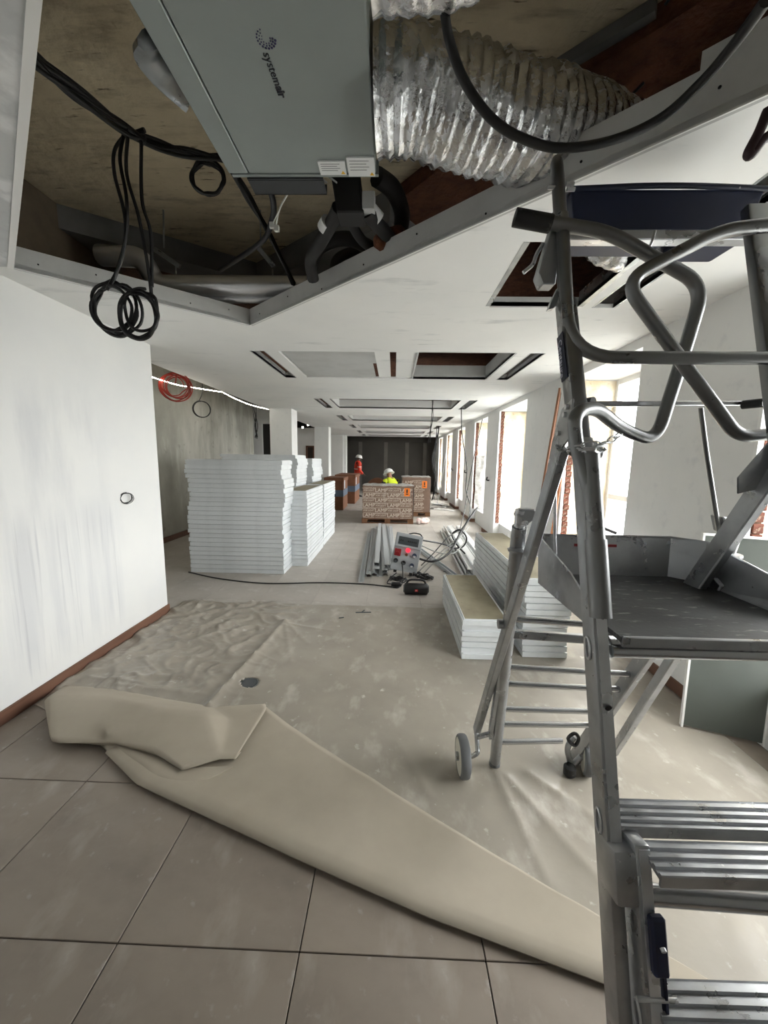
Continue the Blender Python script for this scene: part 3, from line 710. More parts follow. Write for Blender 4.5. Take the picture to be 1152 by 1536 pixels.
for z in (1.12, 0.72, 0.36):
    a = LP(z,-0.019 if z > 0.5 else 0.025,0.0 if z>0.5 else -0.035); dzv = (LP(1)-LP(0)).normalized()
    A(MB().tube([a+dzv*0.028*math.cos(t*2*PI/16)+V(0,0.9,-0.25).normalized()*0.012*math.sin(t*2*PI/16) for t in range(16)],0.0035,6,closed=True), 'rung_eyelet', 'alu_bright', 60)
q = LP(1.0,0.004,-0.0365); A(MB().cyl(q, q+V(0,-0.003,-0.0008), 0.0085, 14), 'drilled_hole', 'black_cap')
# treads
def tread(z, y0, y1, xa, xb, name='tread'):
    mb = MB(); n = 40; prof = []
    d = y1-y0
    for i in range(n+1):
        t = i/n
        zz = z + 0.0035*(1 if (int(t*8) % 2 == 0) else -1) * (0 if t in (0,1) else 1)
        prof.append((y0+d*t, zz))
    prof += [(y1, z-0.026), (y1-0.006, z-0.026), (y1-0.006, z-0.012), (y0+0.006, z-0.012), (y0+0.006, z-0.026), (y0, z-0.026)]
    mb.prism([V(xa, y, zz) for (y, zz) in prof], (xb-xa, 0.006, 0))
    return A(mb, name, 'alu')
tread(0.722, 0.812, 0.895, LP(0.72).x+0.012, RP(0.72).x-0.01)
tread(0.708, 0.715, 0.798, LP(0.7).x+0.055, RP(0.7).x-0.05)
A(MB().cyl(LP(0.575,0.055,-0.01), RP(0.575,-0.05,-0.01), 0.022, 16), 'cross_tube', 'polish', 60)
tread(0.405, 0.652, 0.738, LP(0.4).x+0.055, RP(0.4).x-0.05)
tread(0.13, 0.578, 0.664, LP(0.1).x+0.055, RP(0.1).x-0.05)
# platform tray
pf = A(MB().box(0.575,1.13,0.90,1.43,1.155,1.168), 'platform', 'tray_floor')
A(MB().cyl(V(0.555,0.908,1.128), V(1.16,0.915,1.128), 0.0165, 16), 'front_tube', 'polish', 60)
A(MB().box(0.575,1.13,0.893,0.905,1.145,1.172), 'front_lip', 'alu', bevel=0.002)
A(MB().hexa([(0.575,1.43,1.155),(1.06,1.43,1.155),(1.06,1.436,1.155),(0.575,1.436,1.155)],[(0.57,1.45,1.315),(1.07,1.45,1.315),(1.07,1.456,1.315),(0.57,1.456,1.315)]), 'tray_back', 'alu', parent=ld)
A(MB().hexa([(1.06,1.43,1.155),(1.125,1.36,1.155),(1.13,1.363,1.155),(1.062,1.436,1.155)],[(1.07,1.45,1.315),(1.14,1.37,1.315),(1.146,1.374,1.315),(1.07,1.456,1.315)]), 'tray_corner', 'alu')
A(MB().prism([(1.125,1.36,1.155),(1.14,1.37,1.315),(1.14,1.12,1.262),(1.135,1.07,1.205),(1.13,0.90,1.195),(1.125,0.90,1.155)],(0.006,0,0)), 'tray_side', 'alu')
A(MB().prism([(0.575,1.43,1.13),(0.57,1.45,1.315),(0.572,1.18,1.25),(0.574,0.99,1.17),(0.575,0.93,1.13)],(-0.006,0,0)), 'tray_side', 'alu')
A(MB().tube([V(0.568,1.452,1.317),V(1.07,1.453,1.317),V(1.143,1.372,1.317),V(1.143,1.12,1.264),V(1.138,1.07,1.206)],0.005,6), 'tray_rim', 'alu', 60)
st = A(MB().box(0.70,0.86,1.437,1.441,1.277,1.287), 'red_stripe', 'alu'); st.data.materials[0] = mat('red_paint_mark', (122,26,26), 0.7, layers=[(20,(150,120,116),0.55,0.7)])
for yy in (1.0,1.3): A(MB().box(0.60,1.1,yy,yy+0.03,1.125,1.1555), 'platform_joist', 'alu')
# hinge and posts above
A(MB().beam(UP(1.62), UP(2.06), 0.044, 0.052, SIDE), 'upper_post', 'tube', 40, 0.008, seg=2)
A(MB().tube([UP(1.98), UP(2.50), UP(2.515)], [0.02,0.0185,0.014], 14), 'post_tube', 'tube', 60)
A(MB().tube([LP(1.22,0.0,-0.038), LP(1.62,0.0,-0.04)], 0.023, 16), 'sleeve', 'tube', 60)
A(MB().tube([LP(1.21,0.0,-0.038), LP(1.40,0.0,-0.039)], 0.0265, 16), 'sleeve_collar', 'tube', 60)
A(MB().beam(RP(1.55,-0.03,0.02), RP(2.36,-0.03,0.02), 0.062, 0.03, SIDE), 'upper_post', 'tube', 40, 0.006, seg=2)
hp = UP(1.70,-0.032,0.02)
A(MB().prism([hp+V(0,-0.04,0.07),hp+V(0,0.02,0.05),hp+V(0,0.07,-0.04),hp+V(0,0.10,-0.15),hp+V(0,0.04,-0.18),hp+V(0,0.0,-0.06),hp+V(0,-0.05,-0.03)],(0.006,0,0)), 'hinge_plate', 'alu', bevel=0.001)
for (dy, dz) in ((-0.01,0.03),(0.02,-0.02),(0.06,-0.10),(0.07,-0.14),(-0.02,0.05)):
    q = hp+V(0,dy,dz); A(MB().cyl(q+V(-0.008,0,0), q+V(0.01,0,0), 0.0075, 8), 'hinge_bolt', 'alu_bright', 60)
sk_ = A(MB().beam(UP(1.83,-0.0235,-0.0), UP(1.96,-0.0235,-0.0), 0.002, 0.036, SIDE), 'brand_sticker', 'bluecap')
d_ = (LP(1.0)-LP(0)).normalized(); u_ = V(0,-0.96,0.26)
u_ = (u_-d_*u_.dot(d_)).normalized()
place_text('Centaure', 0.030, UP(1.945,-0.0256,0.0), -d_, -u_ if (-d_).cross(-u_).x < 0 else u_, mat('sticker_print_pale', (190,190,205), 0.5), sk_, name='sticker_print')
# clamp near the top of the post
q = UP(2.26,-0.01,0.0)
A(MB().prism([q+V(-0.01,0,0.06),q+V(0.012,0,0.05),q+V(0.004,0,-0.13),q+V(-0.035,0,-0.13),q+V(-0.05,0,-0.10)],(0,0.05,0)), 'clamp', 'alu', bevel=0.003)
A(MB().tube(rounded([at(815,365,y=1.28),at(804,382,y=1.28),at(800,397,y=1.28),at(785,409,y=1.28)],0.02),0.006,8), 'clamp_pin', 'alu_bright', 60)
A(MB().prism([at(838,430,y=1.2),at(826,455,y=1.2),at(823,464,y=1.2),at(831,462,y=1.2),at(842,440,y=1.2)],(0,0.02,0)), 'clamp_tooth', 'alu')
for k, (u, v) in enumerate(((828,281),(855,276),(856,284))):
    q = at(u,v,y=1.27); A(MB().cyl(q+V(-0.012,0,0), q+V(0.012,0,0), 0.006, 8), 'bolt', 'alu_bright', 60)
# guard rails
def rail(pts, r, name='guard_rail', rad=0.07, m='tube'):
    return A(MB().tube(rounded(pts, rad, 8), r, 16), name, m, 60)
GA = 1.215
rail([at(u,v,y=GA) for (u,v) in ((772,326),(849,338),(912,348),(1056,428),(1024,535),(983,664))]+[at(930,642,y=1.17),at(893,611,y=1.09),at(860,618,y=1.05),at(864,668,y=1.045),LP(1.5,0,-0.038)], 0.0185)
gp = A(MB().tube([at(772,326,y=GA-0.0),at(826,336,y=GA)], 0.024, 14), 'grip', 'black_cap', 60); gp['label'] = 'black rubber grip'
GB = 1.16
rail([at(u,v,y=GB) for (u,v) in ((1230,332),(1151,338),(1080,346),(935,422),(1018,536),(1106,655),(1151,652),(1230,640))], 0.018)
GC = 1.125
rail([UP(2.32,0.0,-0.012), at(855,536,y=1.12), at(1250,538,y=1.12)], 0.0175, rad=0.13)
A(MB().beam(at(872,606,y=1.3), at(1145,605,y=1.3), 0.016, 0.016, (0,0,1)), 'lock_bar', 'polish', 40, 0.003)
for (u, v) in ((890,602),(1147,604)):
    q = at(u,v,y=1.24); A(MB().cyl(q+V(-0.022,0.05,0), q+V(0.0,0,0), 0.014, 12), 'end_cap', 'black_cap', 60)
q = at(890,603,y=1.24); A(MB().cyl(q+V(-0.06,0.05,0), q+V(-0.01,0.01,0), 0.010, 12), 'pin', 'tube', 60)
# tool shelf rail under the blue tray
A(MB().box(at(850,352,y=1.3).x, at(1130,352,y=1.3).x, 1.29, 1.33, at(960,362,y=1.3).z, at(960,347,y=1.3).z), 'shelf_rail', 'alu_bright', bevel=0.003)
A(MB().tube(spline([at(983,346,y=1.27),at(978,362,y=1.27),at(974,370,y=1.27),at(966,372,y=1.27)],5),0.004,6), 'shelf_hook', 'alu_bright', 60)
# rear frame
HGL = V(0.515,1.10,1.64); HGR = V(1.115,1.10,1.66)
WL = at(704,1112,z=0.11)
A(MB().beam(HGL+V(-0.03,0.02,0), WL+V(0.035,0,0.06), 0.03, 0.05, SIDE), 'rear_channel', 'alu', 40, 0.004)
TL0 = V(0.56,1.80,0); TL1 = at(779,790,y=1.36)
A(MB().tube([TL0, TL1], 0.0265, 16), 'rear_tube', 'alu', 60)
A(MB().tube([TL0, TL0.lerp(TL1,0.03)], 0.028, 16), 'rubber_foot', 'rubber_grey', 60)
# clamp at the top of the rear tube
q = TL1
A(MB().tube([TL1, at(781,765,y=1.345)], 0.019, 12), 'clamp_screw', 'alu_bright', 60)
A(MB().prism([at(775,775,y=1.33),at(781,764,y=1.33),at(805,764,y=1.33),at(804,778,y=1.33),at(788,790,y=1.33),at(783,780,y=1.33)],(0,0.05,0)), 'clamp', 'alu', bevel=0.006)
A(MB().lathe(at(783,826,y=1.37), [(0.02,-0.01),(0.05,-0.004),(0.052,0.004),(0.02,0.012)], 16), 'clamp_wing', 'alu', 40)
q = at(786,785,y=1.32); A(MB().cyl(q, q+V(0,-0.02,0.004), 0.009, 10), 'bolt', 'alu_bright', 60)
TR0 = V(1.0,1.86,0.0); TR1 = HGR
A(MB().beam(TR0, TR1, 0.03, 0.066, SIDE), 'rear_channel', 'alu', 40, 0.004)
A(MB().beam(at(920,1128,z=0.03), V(1.135,1.28,1.2), 0.034, 0.04, SIDE), 'stabiliser', 'alu', 40, 0.004)
A(MB().cyl(at(917,1133,z=0.02)+V(0,0,-0.02), at(917,1133,z=0.02)+V(0,0,0.03), 0.018, 12), 'rubber_foot', 'rubber_grey', 60)
pl_ = HGR+V(-0.02,-0.0,0)
A(MB().prism([pl_+V(-0.02,-0.0,0.05),pl_+V(0.05,-0.0,0.05),pl_+V(0.04,0.06,-0.12),pl_+V(-0.045,0.08,-0.15),pl_+V(-0.07,0.06,-0.10)],(0.0,-0.006,0)), 'hinge_plate', 'alu', bevel=0.002)
A(MB().prism([at(1085,775,y=1.36),at(1130,782,y=1.36),at(1118,805,y=1.36),at(1090,800,y=1.36)],(0,0.06,0)), 'clamp', 'alu', bevel=0.004)
A(MB().tube([at(1108,800,y=1.38),at(1096,832,y=1.38)],0.013,10), 'clamp_screw', 'alu_bright', 60)
A(MB().lathe(at(1092,832,y=1.38), [(0.015,-0.008),(0.042,-0.004),(0.042,0.004),(0.015,0.01)], 14), 'clamp_wing', 'alu', 40)
A(MB().tube([at(1051,612,y=1.31),at(1060,680,y=1.33),at(1084,832,y=1.4)],0.0075,8), 'brace_rod', 'tube', 60)
A(MB().tube(rounded([at(833,720,y=1.3),at(832,800,y=1.32),at(834,866,y=1.32),at(844,874,y=1.3)],0.02),0.006,8), 'brace_rod', 'alu_bright', 60)
A(MB().tube(rounded([at(882,800,y=1.45),at(902,672,y=1.4),at(897,684,y=1.4)],0.01),0.006,8), 'hanging_rod', 'alu', 60)
A(MB().tube(spline([at(893,664,y=1.4),at(893,680,y=1.4),at(898,688,y=1.4),at(903,682,y=1.4),at(903,676,y=1.4)],5),0.0055,8), 'hook', 'alu_bright', 60)
# rungs of the rear frame: heights measured on the left tube
for k, (v, sq) in enumerate(((928,0),(950,1),(1000,0),(1025,0),(1063,0),(1086,0),(1113,0))):
    lo, hi = 0.0, 1.0
    from_cam = lambda P: 768 - FPX*((R3.transposed() @ (P-V(0,0,CAM_H))).y)/(-(R3.transposed() @ (P-V(0,0,CAM_H))).z)
    for _ in range(30):
        mid = (lo+hi)/2
        if from_cam(TL0.lerp(TL1,mid)) > v: lo = mid
        else: hi = mid
    a = TL0.lerp(TL1, lo); f_ = a.z/1.66; b = TR0.lerp(TR1, min(1,f_))
    if k == 6: b = a.lerp(b, 0.72)
    if sq: A(MB().beam(a,b,0.03,0.036,(0,1,0)), 'rung', 'alu', 40, 0.006)
    else: A(MB().tube([a,b],0.0135,12), 'rung', 'polish', 60)
# stabiliser links on the left
A(MB().beam(at(760,935,y=1.50), at(735,1105,y=1.72), 0.016, 0.03, SIDE), 'stabiliser_link', 'alu')
A(MB().beam(at(715,1106,y=1.70), at(752,1096,y=1.72), 0.02, 0.02, (0,0,1)), 'axle_bracket', 'alu', bevel=0.003)
q = at(758,936,y=1.49); A(MB().cyl(q+V(-0.03,0,0), q+V(0.03,0,0), 0.02, 12), 'pivot', 'alu', 60)
def wheel(c, r, wd, parent, tilt=0.0):
    ax = V(math.cos(tilt), math.sin(tilt), 0)
    n = 28; mb = MB(); rows = []
    for (dx, rr) in ((-wd/2, r*0.86),(-wd/2*0.8, r*0.97),(-wd/4, r),(0,r*1.005),(wd/4, r),(wd/2*0.8, r*0.97),(wd/2, r*0.86)):
        rows.append([c+ax*dx+(V(0,0,1)*math.cos(2*PI*k/n)+ax.cross(V(0,0,1))*math.sin(2*PI*k/n))*(rr*(1+0.012*((k+int(dx*200)) % 2))) for k in range(n+1)])
    mb.grid(rows)
    t = A(mb, 'tyre', 'rubber_grey', 30, parent=parent)
    A(MB().cyl(c-ax*wd*0.46, c+ax*wd*0.46, r*0.85, 24), 'wheel_rim', 'rim', 40, parent=parent)
    A(MB().cyl(c-ax*wd*0.7, c+ax*wd*0.7, r*0.2, 12), 'hub', 'alu', 60, parent=parent)
M['rim'] = mat('off_white_wheel_rim', (214,210,196), 0.5)
wlp = thing('wheel_assembly', (0.4,1.75,0)); wlp.parent = ld; wlp.matrix_parent_inverse = ld.matrix_basis.inverted(); wlp.name = 'wheel'
c = at(695,1123,y=1.74); wheel(V(c.x,c.y,0.103), 0.10, 0.05, wlp, 0.02)
A(MB().tube(rounded([V(c.x+0.04,c.y,0.103),V(c.x+0.075,c.y,0.12),WL+V(0.03,0,0.1)],0.03),0.012,8), 'fork', 'alu', 60, parent=wlp)
cw = thing('caster', (0.9,1.75,0)); cw.parent = ld; cw.matrix_parent_inverse = ld.matrix_basis.inverted()
c2 = at(880,1140,y=1.78); wheel(V(c2.x,c2.y,0.09), 0.088, 0.045, cw, -0.3)
A(MB().tube(rounded([V(c2.x-0.03,c2.y,0.09),at(856,1150,y=1.78),at(850,1120,y=1.78),at(862,1105,y=1.78)],0.03),0.014,8), 'fork', 'alu', 60, parent=cw)
A(MB().lathe(at(855,1150,y=1.75)-V(0,0,0.02), [(0.02,-0.03),(0.03,-0.02),(0.03,0.02),(0.02,0.03)], 12), 'brake_pedal', 'black_cap', 40, parent=cw)
A(MB().tube(spline([at(852,1108,y=1.76),at(862,1100,y=1.76),at(868,1108,y=1.76),at(862,1118,y=1.76)],5,closed=True),0.009,6,closed=True), 'brake_ring', 'black_cap', 60, parent=cw)
# safety chain
ch = thing('chain', LP(1.6)); ch.parent = ld; ch.matrix_parent_inverse = ld.matrix_basis.inverted()
def chain_links(path, name='chain_link'):
    P = spline(path, 30); acc = 0; k = 0; step = 0.031
    for a, b in zip(P, P[1:]):
        acc += (b-a).length
        if acc >= step:
            acc = 0; t = (b-a).normalized(); s = t.cross(V(0,0,1) if k % 2 else V(0,1,0.2)).normalized(); k += 1
            pts = [b+t*0.02*math.cos(x*2*PI/12)+s*0.0085*math.sin(x*2*PI/12) for x in range(12)]
            A(MB().tube(pts,0.0026,5,closed=True), name, 'alu_bright', 60, parent=ch)
cc = LP(1.635,0,-0.02)
wrap = [cc+V(0.036*math.cos(a),0.052*math.sin(a),0.006*a/PI-0.012) for a in [i*PI/6 for i in range(30)]]
chain_links(wrap)
chain_links([at(880,668,y=1.12),at(905,664,y=1.14),at(925,655,y=1.16),at(938,641,y=1.19),at(950,645,y=1.19)])

# navy trough on the shelf
tr_ = thing('plasterer_trough', at(1000,345,y=1.42), 'navy plastic trough resting on top of the ladder guard rail', 'trough')
xa = at(850,345,y=1.34).x; xb = at(1140,345,y=1.34).x
zb = at(1000,346,y=1.34).z; zt = zb+0.105
def trough_ring(g, z): return [V(xa+0.02-g,1.335-g*0.6,z),V(xb-0.04+g,1.335-g*0.6,z),V(xb-0.04+g,1.50+g*0.6,z),V(xa+0.02-g,1.50+g*0.6,z)]
mb = MB(); r0 = trough_ring(0,zb); r1 = trough_ring(0.022,zt)
i1 = trough_ring(0.018,zt); i0 = trough_ring(-0.004,zb+0.004)
mb.add(r0+r1+i1+i0, [(3,2,1,0)]+[(k,(k+1)%4,4+(k+1)%4,4+k) for k in range(4)]+[(4+k,4+(k+1)%4,8+(k+1)%4,8+k) for k in range(4)]+[(8+k,8+(k+1)%4,12+(k+1)%4,12+k) for k in range(4)]+[(12,13,14,15)])
mb.build('body', M['bluecap'], tr_, bevel=0.004, seg=2)
rm = trough_ring(0.026,zt+0.002)
MB().tube(rounded([rm[0],rm[0].lerp(rm[1],0.5)+V(0,0,0.012),rm[1]],0.3,8),0.008,8).tube([rm[1],rm[2]],0.008,8).tube([rm[2],rm[3]],0.008,8).tube([rm[3],rm[0]],0.008,8).build('rim', mat('navy_rim_with_plaster_specks',(26,32,52),0.45,layers=[(30,(200,200,200),0.70,0.74)]), tr_, smooth=60)
MB().box(at(1010,370,y=1.4).x,at(1095,370,y=1.4).x,1.36,1.48,zb-0.03,zb).build('foot', M['bluecap'], tr_, bevel=0.012, seg=2)

# ------------------------------------------------------------ protective sheet on the floor
M['sheet'] = mat('dusty_protective_felt', (157,150,138), 0.6, layers=[(1.6,(144,137,126),0.4,0.65),(4.5,(176,170,160),0.54,0.7,(1.4,0.8,1)),(13,(196,192,185),0.64,0.74)], bump=(55,0.1,0.003), rvar=(5,0.28,0.55))
M['felt'] = mat('beige_felt_underside', (168,159,144), 0.85, layers=[(2.0,(158,149,134),0.4,0.65)], bump=(220,0.12,0.001))
FRONT = [(-2.28,2.16),(-1.9,2.0),(-1.59,1.84),(-1.21,1.605),(-0.32,1.285),(0.15,1.125),(0.68,0.975),(1.3,0.80),(2.0,0.60)]
def front_y(x):
    for (a, b) in zip(FRONT, FRONT[1:]):
        if x <= b[0]: return a[1]+(b[1]-a[1])*(x-a[0])/(b[0]-a[0])
    return FRONT[-1][1]
def seg_d(p, a, b):
    a = Vector(a); b = Vector(b); d = b-a; t = max(0, min(1, (p-a).dot(d)/d.dot(d))); return (p-(a+d*t)).length, t
RIDGES = [((-1.15,2.17),(-1.03,3.45),0.035,0.04),((-1.03,3.45),(-0.72,3.05),0.012,0.03),((-1.0,3.35),(-0.78,2.75),0.010,0.03),((-0.95,3.4),(-0.55,3.3),0.008,0.03),
    ((-2.15,2.45),(-1.35,2.32),0.016,0.03),((-1.9,2.36),(-1.25,2.3),0.014,0.025),((-2.2,2.5),(-1.95,3.0),0.010,0.03),((0.55,1.75),(0.62,1.25),0.010,0.03),((0.6,1.72),(0.85,1.2),0.012,0.035),((0.72,1.75),(1.0,1.45),0.010,0.03),((0.2,1.6),(0.05,1.95),0.006,0.03),((1.0,1.5),(1.6,1.0),0.008,0.04)]
XS = [-2.28+4.27*i/280 for i in range(281)]
rows = []
for j in range(221):
    t = j/220; row = []
    for x in XS:
        yb = 3.93+0.05*noise.noise((x*1.7,0,4))
        y = front_y(x)*(1-t)+yb*t; p = Vector((x,y)); z = 0.0035
        for (a, b, h, wd) in RIDGES:
            dd_, tt = seg_d(p, a, b); z += 1.25*h*math.exp(-(dd_/wd))*(1-0.5*tt)
        film = max(0, min(1, (-0.85-x)/0.5))*max(0, min(1, (y-2.2)/0.2))
        z += 0.003*abs(noise.noise((x*5,y*5,2)))
        if film > 0:
            wx = x+0.06*noise.noise((x*4,y*4,9)); wy = y+0.06*noise.noise((x*4,y*4,19))
            z += film*(0.020*max(0,1-5*abs(noise.noise((wx*3.2,wy*3.6,7))))+0.012*max(0,1-4*abs(noise.noise((wx*7,wy*6,3))))+0.005*abs(noise.noise((x*20,y*20,5))))
        hole = (p-Vector((-1.0,2.445))).length
        row.append((x, y, z))
    rows.append(row)
smb = MB().grid(rows)
hc = Vector((-1.0,2.445))
keepf = [f for f in smb.f if (Vector(smb.v[f[0]][:2])-hc).length > 0.062]
smb.f = keepf; smb.m = [0]*len(keepf)
sh = smb.build('protective_sheet', M['sheet'], smooth=60, fix=False)
md = sh.modifiers.new('thickness', 'SOLIDIFY'); md.thickness = 0.002; md.offset = 1
tag(sh, 'wrinkled dusty protective sheet spread over the floor tiles', 'floor sheet')
# folded-over flap
rows = []
for i in range(81):
    s = i/80
    fx = -1.50+2.62*s; fy = front_y(fx)-0.003
    ex = -0.80+1.92*s; ey = 2.20+(0.90-2.20)*(s**0.92)
    if s > 0.97: ex = max(ex, fx)
    F_ = Vector((fx,fy)); E_ = Vector((ex,max(ey,fy+0.02))); row = []
    dn = (E_-F_).normalized()
    for (dx, z) in ((0.03,0.0075),(0.0,0.008),(-0.012,0.012),(-0.016,0.02),(-0.006,0.029),(0.014,0.032)):
        row.append((F_.x+dn.x*dx, F_.y+dn.y*dx, z))
    L2 = (E_-F_).length
    for k in range(1, 25):
        t = k/24; q = F_+dn*(0.02+(L2-0.02)*t)
        z = 0.014+0.018*math.exp(-(t*L2/0.12)**2)+0.006*noise.noise((q.x*3,q.y*3,1))*(1-t)+0.003
        e = 0.006*noise.noise((s*12,5,0))*t
        row.append((q.x+dn.x*e, q.y+dn.y*e, z))
    rows.append(row)
fp = MB().grid(rows).build('sheet_flap', M['felt'], smooth=60, fix=False)
md = fp.modifiers.new('thickness', 'SOLIDIFY'); md.thickness = 0.003; md.offset = 0
fp['label'] = 'clean beige underside folded over'
fp.parent = sh
# crumpled corner of the sheet, standing up in stiff folds
HV_ = dict(a=(75,1043,.11),b=(160,1045,.095),c=(240,1062,.11),d=(310,1070,.10),e=(329,1139,.05),f=(272,1157,.05),g=(228,1127,.062),h=(165,1113,.052),i=(76,1115,.052),j=(66,1050,.075),k=(160,1103,.085),
    l=(346,1080,.045),m=(400,1063,.05),n=(352,1140,.036),a2=(96,1028,.012),b2=(168,1033,.012),c2=(245,1048,.014),d2=(318,1060,.014),m2=(398,1056,.014),
    h2=(188,1122,.016),g2=(240,1136,.018),f2=(284,1146,.018),e2=(330,1136,.02),i2=(104,1112,.012),n2=(362,1128,.02),j2=(78,1060,.012))
HF = ['abkhi','bck','cghk','cdefg','jai','dle','lmne','a2 b2 b a','b2 c2 c b','c2 d2 d c','d2 m2 m l','d2 l d','i h h2 i2','h g g2 h2','g f f2 g2','f e e2 f2','e n n2 e2','j2 a2 a j','j i i2 j2']
keys = list(HV_); hb = MB()
hb.add([at(u,v,z=z) for (u,v,z) in HV_.values()], [tuple(keys.index(q) for q in (f.split() if ' ' in f else list(f))) for f in HF])
cr = hb.build('sheet_heap', M['felt'])
at_ = cr.data.attributes.new('crease_edge', 'FLOAT', 'EDGE')
at_.data.foreach_set('value', [0.62]*len(cr.data.edges))
md = cr.modifiers.new('subdivision', 'SUBSURF'); md.levels = 3; md.render_levels = 3
md = cr.modifiers.new('thickness', 'SOLIDIFY'); md.thickness = 0.003; md.offset = 0
cr.data.polygons.foreach_set('use_smooth', [True]*len(cr.data.polygons))
cr.parent = sh; cr['label'] = 'crumpled beige corner standing up'
# folded layer peeping out below the crumpled corner
ctl = [[(150,1118,.016),(196,1150,.016),(212,1178,.016),(250,1196,.016)],[(178,1116,.035),(215,1142,.04),(250,1166,.036),(300,1176,.02)],[(236,1134,.03),(275,1152,.035),(310,1150,.03),(350,1150,.02)]]
P = [[at(u,v,z=z) for (u,v,z) in r] for r in ctl]
rows1 = [spline(r, 10) for r in P]
cols = [spline([rows1[i][j] for i in range(3)], 10) for j in range(len(rows1[0]))]
cr = MB().grid([[cols[j][i] for j in range(len(cols))] for i in range(len(cols[0]))]).build('sheet_fold', M['felt'], smooth=70, fix=False)
md = cr.modifiers.new('thickness', 'SOLIDIFY'); md.thickness = 0.003; md.offset = 0
cr.parent = sh
# floor socket showing in a hole of the sheet
fs_ = thing('floor_socket', (-1.0,2.445,0), 'round dark floor socket in a hole of the sheet', 'floor socket')
MB().lathe((-1.0,2.445,0), [(0.058,0.0005),(0.061,0.012),(0.066,0.012),(0.066,0.0005)], 28).build('ring', M['galv'], fs_, smooth=40)
MB().lathe((-1.0,2.445,0), [(0.056,0.0005),(0.056,0.0125)], 28).build('cup', mat('dark_grey_plastic', (74,78,80), 0.4), fs_)

# ------------------------------------------------------------ stacks of ceiling panels
M['panel'] = mat('white_coated_panel_steel', (222,226,228), 0.4, 0.1, layers=[(3,(208,212,214),0.45,0.7)], rand=0.05)
M['panel_board'] = mat('greige_panel_back', (150,142,120), 0.8, layers=[(5,(134,126,106),0.4,0.65),(14,(96,88,70),0.64,0.72)])
M['panel_grey'] = mat('grey_green_panel_face', (88,93,88), 0.5, layers=[(2,(80,85,80),0.4,0.7)])
def panel_mesh(lx, ly, t, name='steel_cassette'):
    mb = MB(); lip = 0.014; g_ = 0.009
    mb.box(0,lx,0,ly,0,t-g_)
    o0 = [(lip,lip,t-g_-0.001),(lx-lip,lip,t-g_-0.001),(lx-lip,ly-lip,t-g_-0.001),(lip,ly-lip,t-g_-0.001)]
    o1 = [(a,b,t) for (a,b,c_) in o0]; k = 0.006
    i1 = [(lip+k,lip+k,t),(lx-lip-k,lip+k,t),(lx-lip-k,ly-lip-k,t),(lip+k,ly-lip-k,t)]
    i0 = [(a,b,t-g_) for (a,b,c_) in i1]
    mb.add(o0+o1+i1+i0, [(j,(j+1)%4,4+(j+1)%4,4+j) for j in range(4)]+[(4+j,4+(j+1)%4,8+(j+1)%4,8+j) for j in range(4)]+[(8+j,8+(j+1)%4,12+(j+1)%4,12+j) for j in range(4)]+[(12,13,14,15)])
    return mb.mesh(name, M['panel'])
def board_mesh(lx, ly, t):
    return MB().box(0.02,lx-0.02,0.02,ly-0.02,t-0.0095,t-0.003).mesh('backing_board', M['panel_board'])
def stack(x0, y0, lx, ly, t, n, jx, jy, label, group, seed, lean=(0,0), top=True, zb0=0.0005):
    me = panel_mesh(lx, ly, t); bd = board_mesh(lx, ly, t); rn = random.Random(seed)
    ox = oy = 0
    for k in range(n):
        if k % 3 == 0: ox = rn.uniform(-jx,jx); oy = rn.uniform(-jy,jy)*0.5
        o = link('steel_cassette', me)
        o.location = (x0+ox+rn.uniform(-jx,jx)*0.5+lean[0]*k, y0+oy+rn.uniform(-jy,jy)+lean[1]*k, zb0+t*k)
        tag(o, label, 'panel', group)
        if k >= n-1 and top:
            o['label'] = label.replace('panel in','panel lying on top of')
            b = link('backing_board', bd); b.parent = o; b['label'] = 'greige board inside the white edge'
stack(-2.78,4.99,1.30,0.5,0.0622,25,0.02,0.004,'white steel panel in the wide stack touching the floor cable','panels in the wide stack by the cable',1)
stack(-1.60,5.40,0.34,1.24,0.056,20,0.008,0.010,'white steel panel in the narrow stack right beside the wide one','panels in the narrow stack',2)
stack(-1.58,6.74,0.32,1.28,0.056,20,0.010,0.012,'white steel panel in the narrow stack farther along the aisle','panels in the second narrow stack',3)
stack(-2.92,6.35,1.28,0.75,0.0585,28,0.02,0.01,'white steel panel in the tall stack behind the wide one','panels in the tall rear stack',4)
stack(-2.12,7.62,0.48,0.98,0.0585,27,0.02,0.01,'white steel panel in the tall stack in front of the column','panels in the tall stack by the column',5)
stack(0.57,2.86,0.37,1.2,0.048,7,0.006,0.02,'white steel panel in the low stack left of the ladder wheels'.replace('left of','beyond'),'panels in the low stack',6,zb0=0.011)
stack(1.08,2.93,0.36,1.92,0.051,13,0.010,0.012,'long white steel panel in the stack beside the window pier','panels in the stack by the pier',7,zb0=0.011)
